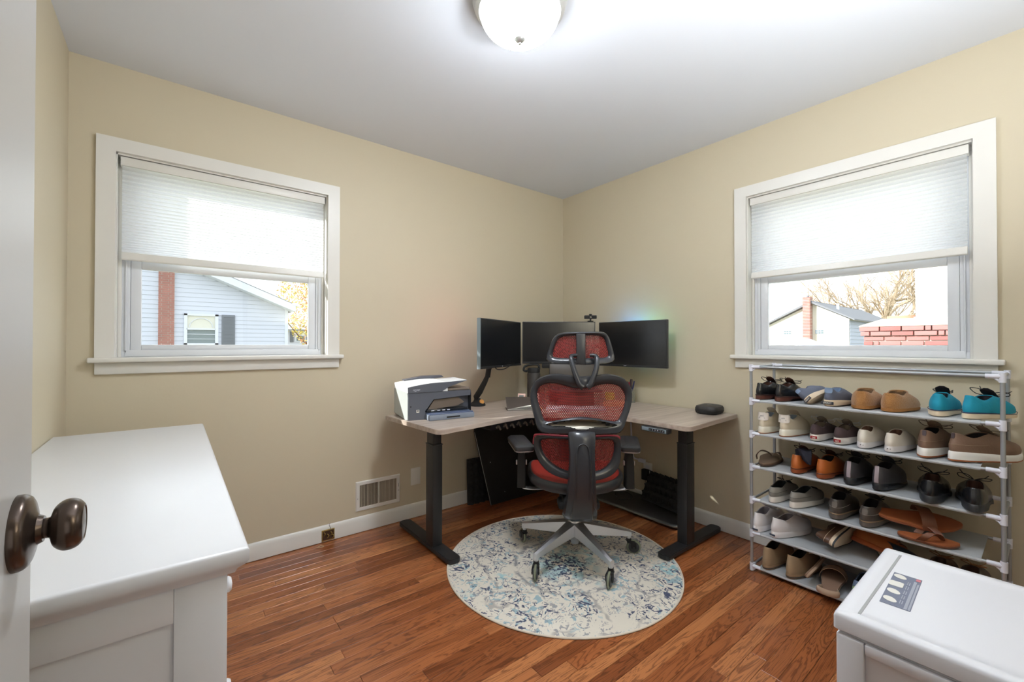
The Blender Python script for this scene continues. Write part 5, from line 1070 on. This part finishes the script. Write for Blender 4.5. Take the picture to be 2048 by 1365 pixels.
# row 6 (bottom)
g = 'shoes on the bottom shelf of the rack'
for i, (y, s) in enumerate(((-1.765, -1), (-1.868, 1))):
    shoe(('left', 'right')[i]+' sand suede loafer standing at the left end of the bottom shelf', 'shoe', g, at(0, y, -0.004), -94-3*i, sole_m=M_('tan_crepe', (140, 112, 84), 0.7), up_m=tan_s, in_m=M_('black_footbed', (38, 34, 32), 0.8), hs=0.020, ts=0.018, hc=0.100, flare=0.003, band=(blk_sole, 0.25, 0.5), open_f=0.52, name='loafer', W=0.110, side=s, heel_up=0.008)
flipflop('beige suede sandal leaning up against the loafers, bottom shelf', at(0, -1.975, 0.01, 0.036), -96, beige_d, beige, beige, L=0.26, W=0.092, grp=g, style='band', tilt=(0, 0))
a_ = [o for o in COL.objects if o.get('label', '').startswith('beige suede sandal leaning')][0]; a_.matrix_world = Matrix.Translation((SX-0.01, -1.955, SH[0]+0.040)) @ Matrix.Rotation(R(-98), 4, 'Z') @ Matrix.Rotation(R(-62), 4, 'Y') @ Matrix.Rotation(R(8), 4, 'X')
flipflop('beige suede sandal lying open across the front edge of the bottom shelf', at(0, -2.038, -0.045, 0.004), -84, beige_d, beige, beige, L=0.26, W=0.098, grp=g, style='band', side=-1, tilt=(6, 0))
for s in (1,):
    bm = NB(); tube(bm, [(-0.03, 0.03, 0.018), (-0.036, -0.01, 0.03), (0.0, -0.028, 0.034), (0.036, -0.01, 0.03), (0.03, 0.03, 0.018)], 0.006, 8, 6, 2.2)
    obj('heel_strap', bm, beige, [o for o in COL.objects if o.get('label', '').startswith('beige suede sandal lying open')][0])
shoe('blue-grey suede shoe with pale green side patch, bottom shelf behind the storage unit', 'shoe', g, at(0, -2.128, 0.0), -92, sole_m=M_('blue_white_sole', (168, 176, 196), 0.6), up_m=blu_sh, in_m=navy_s, hs=0.026, hc=0.085, name='sneaker', W=0.112, tab=grn, tab_spec=(0.03, 0.03, 0.7), band=(navy_s, 0.0, 0.3))
for i, (y, lb_, um, lc) in enumerate(((-2.395, 'dark brown slip-on shoe on the bottom shelf behind the storage unit', M_('very_dark_leather', (58, 44, 38), 0.4), None), (-2.500, 'brown leather shoe with white laces, bottom right of the rack', M_('chestnut_leather', (110, 66, 42), 0.45), lace_w))):
    shoe(lb_, 'shoe', g, at(0, y, 0.02, 0.0), -92-10*i, sole_m=blk_sole, up_m=um, in_m=blk_f, hs=0.03, hc=0.105, laces=lc, lace_loop=1.8 if lc else 0, name='leather_shoe', W=0.104, side=1)

# ------------------------------------------------------------------ white storage unit in the right foreground
bx0, bx1, by1, bz = -1.628, -1.188, -2.378, 0.62; by0 = by1-0.335
t = thing('storage_unit', 'white plastic storage unit with a shoe label on its lid, right foreground', 'storage unit', ((bx0+bx1)/2, (by0+by1)/2, 0))
hx, hy = (bx1-bx0)/2, (by1-by0)/2
wp = mat('white_plastic', (212, 213, 219), 0.32, var=0.008, vs=3)
def rr_(g, z, r_=0.006): return [(a, b_, z) for a, b_ in rrect(hx-g, hy-g, r_, 4)]
bm = NB(); loft(bm, [rr_(0.004, 0.583), rr_(0.0, 0.586), rr_(0.0, 0.610), rr_(0.002, 0.616), rr_(0.006, 0.6195), rr_(0.024, 0.6200), rr_(0.027, 0.6185), rr_(0.05, 0.6185)]); lid = obj('lid', bm, wp, t, sharp=40)
bxo('lid_groove', (-hx+0.028, hx-0.030, hy-0.039, hy-0.034, 0.6180, 0.6192), mat('groove_shade', (150, 152, 154), 0.5), lid, bev=0.0)
bm = NB(); loft(bm, [rr_(0.010, 0.02), rr_(0.008, 0.03), rr_(0.008, 0.580), rr_(0.012, 0.584)]); body_in = obj('carcass', bm, wp, t)
# raised frame on the side facing the camera and the near face, recessed centres
for (a0, a1, z0, z1, n_) in ((-hy+0.006, -hy+0.05, 0.02, 0.578, 'side_stile'), (hy-0.05, hy-0.006, 0.02, 0.578, 'side_stile'), (-hy+0.05, hy-0.05, 0.555, 0.578, 'side_rail'), (-hy+0.05, hy-0.05, 0.02, 0.05, 'side_rail')):
    bxo(n_, (-hx-0.001, -hx+0.012, a0, a1, z0, z1), wp, t, bev=0.004)
for k in range(3):
    d = bxo('drawer', (-hx+0.012, hx-0.012, hy-0.010, hy-0.002, 0.03+k*0.183, 0.03+k*0.183+0.176), wp, t, bev=0.003)
    bxo('drawer_pull', (-0.06, 0.06, hy-0.003, hy+0.004, 0.03+k*0.183+0.145, 0.03+k*0.183+0.160), wp, d, bev=0.003)
lbl = bxo('lid_label', (-0.088, 0.088, -0.024, 0.024, 0, 0.0006), mat('label_blue_grey', (104, 110, 130), 0.5, var=0.05), t, loc=(-0.017, 0.0955, 0.6187), rot=(0, 0, R(2)))
lbg = mat('label_pale', (214, 212, 206), 0.5); lmid = mat('label_mid', (150, 154, 168), 0.5)
for i in range(4):      # small pictures of shoes printed on the label
    bm = NB(); cx = 0.069-i*0.044; pts = [(cx+0.012*cos(a)*(1.15 if cos(a) > 0 else 0.8), 0.011+0.011*sin(a)+0.003*cos(a)) for a in [2*PI*k/14 for k in range(14)]]
    if i == 1: pts = rrect(0.014, 0.012, 0.004, 2, cx, 0.012)
    loft(bm, [[(a, b_, 0.0007) for a, b_ in pts], [(a, b_, 0.0010) for a, b_ in pts]]); obj('label_picture', bm, lbg, lbl)
bxo('label_stripe', (-0.086, 0.066, -0.018, -0.013, 0.0006, 0.0009), lmid, lbl); bxo('label_stripe', (-0.086, 0.056, -0.0225, -0.0195, 0.0006, 0.0009), lmid, lbl)
bxo('label_logo', (0.072, 0.085, -0.0225, -0.015, 0.0006, 0.0010), mat('label_pink', (190, 110, 120), 0.5), lbl)
for i in range(5): bxo('label_text_line', (0.035-i*0.026, 0.053-i*0.026, -0.009, -0.0075, 0.0006, 0.0009), lmid, lbl); bxo('label_text_line', (0.035-i*0.026, 0.055-i*0.026, -0.0055, -0.004, 0.0006, 0.0009), lmid, lbl)

# ------------------------------------------------------------------ outside
GZ = -3.0
bm = NB(); box(bm, -60, 90, -60, 90, GZ-0.3, GZ); struct(obj('ground_outside', bm, mat('winter_lawn', (150, 148, 120), 0.9, var=0.2, vs=0.8)))
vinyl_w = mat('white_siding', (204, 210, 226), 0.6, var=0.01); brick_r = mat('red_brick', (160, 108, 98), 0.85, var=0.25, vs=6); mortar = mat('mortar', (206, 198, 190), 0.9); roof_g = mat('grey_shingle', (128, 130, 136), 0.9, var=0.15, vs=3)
hg = mat('house_glass', (120, 134, 140), 0.15); sh_g = mat('slate_shutter', (110, 116, 126), 0.6); fasc = mat('fascia_white', (216, 222, 234), 0.5)
# white gabled house in the left window
t = thing('neighbour_house', 'white gabled house with red brick chimney seen through the left window', 'house', (0, 12, GZ)); Z0 = -GZ
pk = (-4.6, 4.22+Z0); rs = 0.416
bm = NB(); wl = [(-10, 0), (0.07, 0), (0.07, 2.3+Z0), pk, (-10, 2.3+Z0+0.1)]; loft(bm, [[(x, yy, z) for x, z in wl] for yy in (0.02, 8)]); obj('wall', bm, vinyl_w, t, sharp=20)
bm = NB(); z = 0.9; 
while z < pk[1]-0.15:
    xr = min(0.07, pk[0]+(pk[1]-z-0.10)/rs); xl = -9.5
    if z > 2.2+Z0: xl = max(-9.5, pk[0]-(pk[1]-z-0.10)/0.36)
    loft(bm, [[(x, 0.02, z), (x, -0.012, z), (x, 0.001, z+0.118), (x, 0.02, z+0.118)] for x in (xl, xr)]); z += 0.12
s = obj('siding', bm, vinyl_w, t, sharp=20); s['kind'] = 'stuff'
bm = NB(); loft(bm, [[(x, yy, z+dz) for yy, dz in ((-0.32, -0.14), (-0.32, 0.06), (8.2, 0.06), (8.2, -0.14))] for x, z in ((pk[0], pk[1]+0.12), (0.26, pk[1]+0.12-(0.26-pk[0])*rs))]); obj('roof', bm, roof_g, t, sharp=20)
bm = NB(); loft(bm, [[(x, yy, z+dz) for yy, dz in ((-0.35, -0.17), (-0.35, 0.03), (-0.32, 0.03), (-0.32, -0.17))] for x, z in ((pk[0], pk[1]+0.12), (0.24, pk[1]+0.12-(0.24-pk[0])*rs))]); loft(bm, [[(x, yy, z) for yy, z in ((-0.33, zz-0.17), (-0.33, zz-0.13), (0.0, zz-0.15), (0.0, zz-0.19))] for x, zz in ((pk[0], pk[1]+0.12), (0.2, pk[1]+0.12-(0.2-pk[0])*rs))]); obj('fascia', bm, fasc, t, sharp=20)
bxo('gutter_end', (0.14, 0.32, -0.36, 0.3, 2.33+Z0, 2.43+Z0), fasc, t, bev=0.02); bxo('corner_board', (0.0, 0.09, -0.02, 0.03, 0, 2.3+Z0), fasc, t)
bxo('chimney', (-3.00, -2.665, -0.10, 0.03, 0, 5.2+Z0), mortar, t)
bm = NB(); k = 0; z = 0.9+Z0
while z < 4.2+Z0:
    xs = [-3.004, -2.795, -2.661] if k % 2 else [-3.004, -2.93, -2.74, -2.661]
    for a, b in zip(xs[:-1], xs[1:]): box(bm, a+0.004, b-0.008, -0.112, -0.095, z, z+0.049)
    z += 0.0585; k += 1
s = obj('bricks', bm, brick_r, t); s['kind'] = 'stuff'
wz0, wz1 = 1.13+Z0, 2.0+Z0; w_ = bpy.data.objects.new('window', None); COL.objects.link(w_); w_.parent = t
for d in ((-2.46, -2.39, wz0, wz1), (-1.765, -1.69, wz0, wz1), (-2.46, -1.69, wz1-0.05, wz1), (-2.46, -1.69, wz0, wz0+0.06), (-2.40, -1.76, 1.56+Z0, 1.60+Z0)): bxo('frame_bar', (d[0], d[1], -0.06, 0, d[2], d[3]), fasc, w_)
bxo('lower_pane', (-2.40, -1.76, -0.02, 0, 1.19+Z0, 1.56+Z0), hg, w_); bxo('upper_pane', (-2.40, -1.76, -0.02, 0, 1.60+Z0, 1.95+Z0), mat('curtained_pane', (214, 214, 204), 0.4), w_)
bm = NB(); tube(bm, [(-2.08+0.26*cos(PI*k/12), -0.03, 1.64+Z0+0.24*sin(PI*k/12)) for k in range(13)], 0.010, 6); obj('curtain_swag', bm, fasc, w_)
for zz in (1.31, 1.44): bxo('muntin', (-2.40, -1.76, -0.03, -0.015, zz+Z0-0.006, zz+Z0+0.006), fasc, w_)
bxo('shutter', (-1.61, -1.29, -0.05, 0, 1.13+Z0, 2.0+Z0), sh_g, t, bev=0.01)
bm = NB()
for i in range(20): box(bm, -1.575, -1.325, -0.062, -0.045, 1.17+Z0+i*0.04, 1.17+Z0+i*0.04+0.024)
s = obj('louvres', bm, sh_g, t); s['kind'] = 'stuff'
# small far house
t = thing('far_house', 'small distant white house with grey roof at the right of the left window view', 'house', (0, 30, GZ))
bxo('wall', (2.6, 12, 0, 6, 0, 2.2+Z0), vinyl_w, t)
bm = NB(); loft(bm, [[(x, y, z) for y, z in ((-0.4, 2.2+Z0), (3, 3.05+Z0), (6.4, 2.2+Z0))] for x in (2.2, 12.4)]); obj('roof', bm, mat('pale_shingle', (176, 176, 172), 0.9), t, sharp=20)
bxo('window_frame', (3.95, 4.62, -0.06, 0, 1.35+Z0, 2.05+Z0), fasc, t); bxo('window_pane', (4.03, 4.54, -0.08, 0, 1.42+Z0, 1.74+Z0), hg, t)
bxo('shutter', (3.62, 3.85, -0.05, 0, 1.32+Z0, 2.05+Z0), sh_g, t); bxo('shutter', (4.70, 4.93, -0.05, 0, 1.32+Z0, 2.05+Z0), sh_g, t)
# yellow tree
def leafy(name, label, loc, cols, cx, rad, n, ls, seed):
    rnd = random.Random(seed); t = thing(name, label, 'tree', loc)
    bark = mat('bark', (120, 100, 80), 0.9, var=0.2); bm = NB(); tube(bm, [(0, 0, 0), (0.1, 0, cx[2]*0.5), (cx[0], cx[1], cx[2]+rad*0.3)], [0.26, 0.06], 10)
    for k in range(14):
        a = rnd.uniform(0, 2*PI); q = rnd.uniform(0.4, 0.9); tube(bm, [(0.05, 0, cx[2]*q), (cx[0]+rad*0.5*cos(a), cx[1]+rad*0.5*sin(a), cx[2]*q+rad*0.5), (cx[0]+rad*0.85*cos(a), cx[1]+rad*0.85*sin(a), cx[2]*q+rad*rnd.uniform(0.5, 1.0))], [0.08, 0.015], 6)
    obj('trunk', bm, bark, t)
    for ci, col in enumerate(cols):
        bm = NB()
        for i in range(n//len(cols)):
            while True:
                p = Vector((rnd.uniform(-1, 1), rnd.uniform(-1, 1), rnd.uniform(-1, 1)))
                if 0.25 < p.length < 1 and sin(p.x*7+ci*2)+cos(p.z*8+p.y*5+ci) > -0.6: break
            c = Vector(cx)+p*rad; u_ = Vector((rnd.gauss(0, 1), rnd.gauss(0, 1), rnd.gauss(0, 1))).normalized(); v_ = u_.orthogonal().normalized(); s_ = ls*rnd.uniform(0.6, 1.2)
            vs = [bm.verts.new(c+u_*s_*a+v_*s_*b) for a, b in ((-1, 0), (0, 0.55), (1, 0), (0, -0.55))]; bm.faces.new(vs)
        o = obj('foliage', bm, mat('leaf_%s_%d' % (name, ci), col, 0.8, var=0.15, vs=2), t); o['kind'] = 'stuff'
    return t
leafy('autumn_tree', 'autumn tree with yellow and orange leaves behind the white house', (5.2, 24, GZ), ((206, 190, 96), (190, 174, 84), (214, 160, 112)), (-0.6, 0, 6.6), 2.9, 5200, 0.10, 4)
# far cream house in the right window
K = 1.84
def fy(y): return -2.654+(y+2.654)*K
def fz(z): return 1.158+(z-1.158)*K-GZ
t = thing('cream_house', 'cream gabled house with thin brick chimney seen through the right window', 'house', (28, 0, GZ)); cream = mat('cream_siding', (226, 222, 208), 0.7, var=0.01)
pky, pkz = fy(2.25), fz(2.53); ry, rz_ = fy(1.25), fz(1.98); ly, lz = fy(3.9), fz(1.70)
bm = NB(); loft(bm, [[(x, y, z) for y, z in ((ly, 0), (ly, lz), (pky, pkz), (ry, rz_), (ry, 0))] for x in (0, 11)]); obj('wall', bm, cream, t, sharp=20)
bm = NB(); loft(bm, [[(x, y, z) for y, z in ((pky+0.02, pkz+0.05), (ry-0.30, rz_-0.10), (ry-0.30, rz_-0.02), (pky+0.02, pkz+0.18))] for x in (-0.3, 11.3)]); loft(bm, [[(x, y, z) for y, z in ((pky-0.02, pkz+0.05), (ly+0.3, lz-0.1), (ly+0.3, lz-0.02), (pky-0.02, pkz+0.18))] for x in (-0.3, 11.3)]); obj('roof', bm, roof_g, t, sharp=20)
bm = NB(); z = 2.0
while z < rz_-0.2:
    loft(bm, [[(x, ry+0.02, z), (x, ry-0.03, z), (x, ry-0.005, z+0.22), (x, ry+0.02, z+0.22)] for x in (0, 11)]); z += 0.225
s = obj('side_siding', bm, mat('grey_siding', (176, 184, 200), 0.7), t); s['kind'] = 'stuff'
bxo('chimney', (-0.45, 0.02, fy(2.24), fy(2.45), 0, fz(2.74)), brick_r, t, bev=0.01); bxo('flue', (-0.3, -0.15, fy(2.31), fy(2.35), fz(2.73), fz(2.80)), sh_g, t)
bm = NB(); z = 2.0
while z < fz(2.72): box(bm, -0.458, -0.44, fy(2.24)+0.01, fy(2.45)-0.01, z, z+0.02); box(bm, -0.44, 0.0, fy(2.24)-0.008, fy(2.24)+0.01, z, z+0.02); z += 0.09
s = obj('mortar_lines', bm, mortar, t); s['kind'] = 'stuff'
for y0, y1 in ((2.87, 3.09), (1.93, 2.16)):
    w_ = bxo('vent_window', (-0.04, 0.0, fy(y0), fy(y1), fz(1.52), fz(1.655)), fasc, t)
    for q in (0.03, 0.36, 0.69):
        for zz in (0.08, 0.56): bxo('pane', (-0.06, -0.03, fy(y0)+(fy(y1)-fy(y0))*q, fy(y0)+(fy(y1)-fy(y0))*(q+0.26), fz(1.52)+0.25*zz, fz(1.52)+0.25*(zz+0.34)), hg, w_)
bxo('vent_pipe', (2.0, 2.12, ry+1.0, ry+1.12, rz_, rz_+1.1), fasc, t)
# low roof in front of the cream house
t = thing('garage', 'low grey garage roof in front of the cream house', 'garage', (22, 0, GZ)); K = (22+2.68)/16.68
bm = NB(); loft(bm, [[(x, y, z) for y, z in ((fy(3.9), 0), (fy(3.9), fz(1.41)), (fy(3.18), fz(1.41)), (fy(2.62), fz(1.16)), (fy(2.62), 0))] for x in (0, 4)]); obj('garage_body', bm, mat('pale_green_roof', (186, 190, 182), 0.9, var=0.1), t, sharp=20)
bm = NB(); loft(bm, [[(x, y, z) for y, z in ((fy(3.18), fz(1.42)), (fy(2.58), fz(1.15)), (fy(2.58), fz(1.13)), (fy(3.18), fz(1.40)))] for x in (-0.1, 4)]); obj('roof_edge', bm, fasc, t, sharp=20)
# brick chimney close outside the right window
t = thing('brick_chimney', 'red brick chimney top with cream cap close outside the right window', 'chimney', (4.3, -1.9, GZ)); Z0 = -GZ
bxo('core', (0.008, 0.9, -0.75, 0.722, 0.3, 1.385+Z0), mortar, t)
bmr = [mat('pink_brick', (184, 124, 122), 0.85, var=0.12, vs=9), mat('dark_pink_brick', (168, 106, 104), 0.85, var=0.15, vs=9)]
rowz = [1.335-0.0+i*0 for i in range(1)]
meshes = {}
def brick(x0, x1, y0, y1, z0, z1, mi):
    key = (round(x1-x0, 3), round(y1-y0, 3), round(z1-z0, 3), mi)
    if key not in meshes:
        bm = NB(); box(bm, 0, x1-x0, 0, y1-y0, 0, z1-z0, bev=0.003, seg=1); o = obj('brick', bm, bmr[mi], t, loc=(x0, y0, z0)); meshes[key] = o.data
    else: o = bpy.data.objects.new('brick', meshes[key]); COL.objects.link(o); o.parent = t; o.location = (x0, y0, z0)
rows = [(1.334, 0.052, 0.765, 0.052), (1.275, 0.050, 0.755, 0.045)]+[(1.215-i*0.0605, 0.050, 0.728, 0.012) for i in range(20)]
for ri, (z, h_, ymax, proud) in enumerate(rows):
    y = ymax; k = 0; off = 0.105*(ri % 2)
    first = True
    while y > -0.74:
        ln = (0.205-off) if first else 0.205
        if (ri*7+k*3) % 5 == 4: ln = 0.06 if not first else ln
        brick(-proud+0.0, 0.10, max(-0.75, y-ln+0.012), y, z+Z0, z+h_+Z0, (ri*3+k*5) % 4 == 1 and 1 or 0); y -= ln; k += 1; first = False
    x = 0.115
    while x < 0.88: brick(x, min(0.9, x+0.19), ymax-0.10, ymax, z+Z0, z+h_+Z0, 0); x += 0.205
bm = NB(); loft(bm, [[(-0.05+g, -0.80+g, z+Z0), (0.95-g, -0.80+g, z+Z0), (0.95-g, 0.77-g*1.6, z+Z0), (-0.05+g, 0.77-g*1.6, z+Z0)] for g, z in ((0, 1.390), (0.0, 1.402), (0.13, 1.488))]); obj('mortar_cap', bm, mat('cream_cap', (224, 212, 190), 0.85), t, sharp=20)
bm = NB(); lathe(bm, [(0.155, 0), (0.155, 0.055), (0.135, 0.055), (0.135, 0.0)], 32); obj('clay_pot', bm, mat('clay', (196, 148, 124), 0.85), t, loc=(0.40, 0.42, 1.478+Z0))
t2 = thing('metal_flue', 'white sheet metal flue box standing on the brick chimney', 'flue', (4.62, -1.99, 1.488))
bxo('flue_box', (-0.22, 0.22, -0.30, 0.345, 0.012, 1.1), mat('flue_white', (214, 212, 214), 0.45), t2, bev=0.006); bxo('flue_flange', (-0.235, 0.235, -0.32, 0.36, 0.0, 0.014), steel_m, t2)
for i in range(4):
    bm = NB(); lathe(bm, [(0.006, 0), (0.005, 0.003), (0, 0.004)], 10); obj('bolt', bm, steel_m, t2, loc=(-0.228, -0.22+i*0.16, 0.013))
# bare tree
rnd = random.Random(11); t = thing('bare_tree', 'large leafless tree spreading behind the cream house and chimney', 'tree', (50, 7.2, GZ))
bk = mat('sunlit_bark', (176, 158, 136), 0.85, var=0.12, vs=2); bmt = NB(); bmb = NB()
def branch(p, d, ln, r_, lvl):
    pts = [p.copy()]; q = p.copy(); dd = d.copy(); n_ = 4
    for i in range(n_):
        dd = (dd+Vector((rnd.gauss(0, 0.12), rnd.gauss(0, 0.12), rnd.gauss(0.03, 0.08)))).normalized(); q = q+dd*ln/n_; pts.append(q.copy())
    tube(bmt if lvl < 2 else bmb, pts, [r_, r_*0.55], 7 if lvl < 2 else 3)
    if lvl >= 5: return
    for i in range(4 if lvl < 3 else 3):
        k = rnd.choice((2, 3, 4)) if lvl else rnd.choice((3, 4)); ax = Vector((rnd.gauss(0, 1), rnd.gauss(0, 1), rnd.gauss(0, 0.6))).normalized()
        nd_ = (dd+ax*rnd.uniform(0.5, 0.95)).normalized(); branch(pts[k], nd_, ln*rnd.uniform(0.55, 0.8), r_*0.52, lvl+1)
branch(Vector((0, 0, 0)), Vector((0, 0, 1)), 5.6, 0.42, 0)
for i in range(6):
    a = R(60*i+20); branch(Vector((0, 0, 5.0)), Vector((cos(a)*0.7, sin(a)*0.9, 0.75)).normalized(), 3.6, 0.19, 1)
obj('trunk', bmt, bk, t); s = obj('branches', bmb, bk, t); s['kind'] = 'stuff'
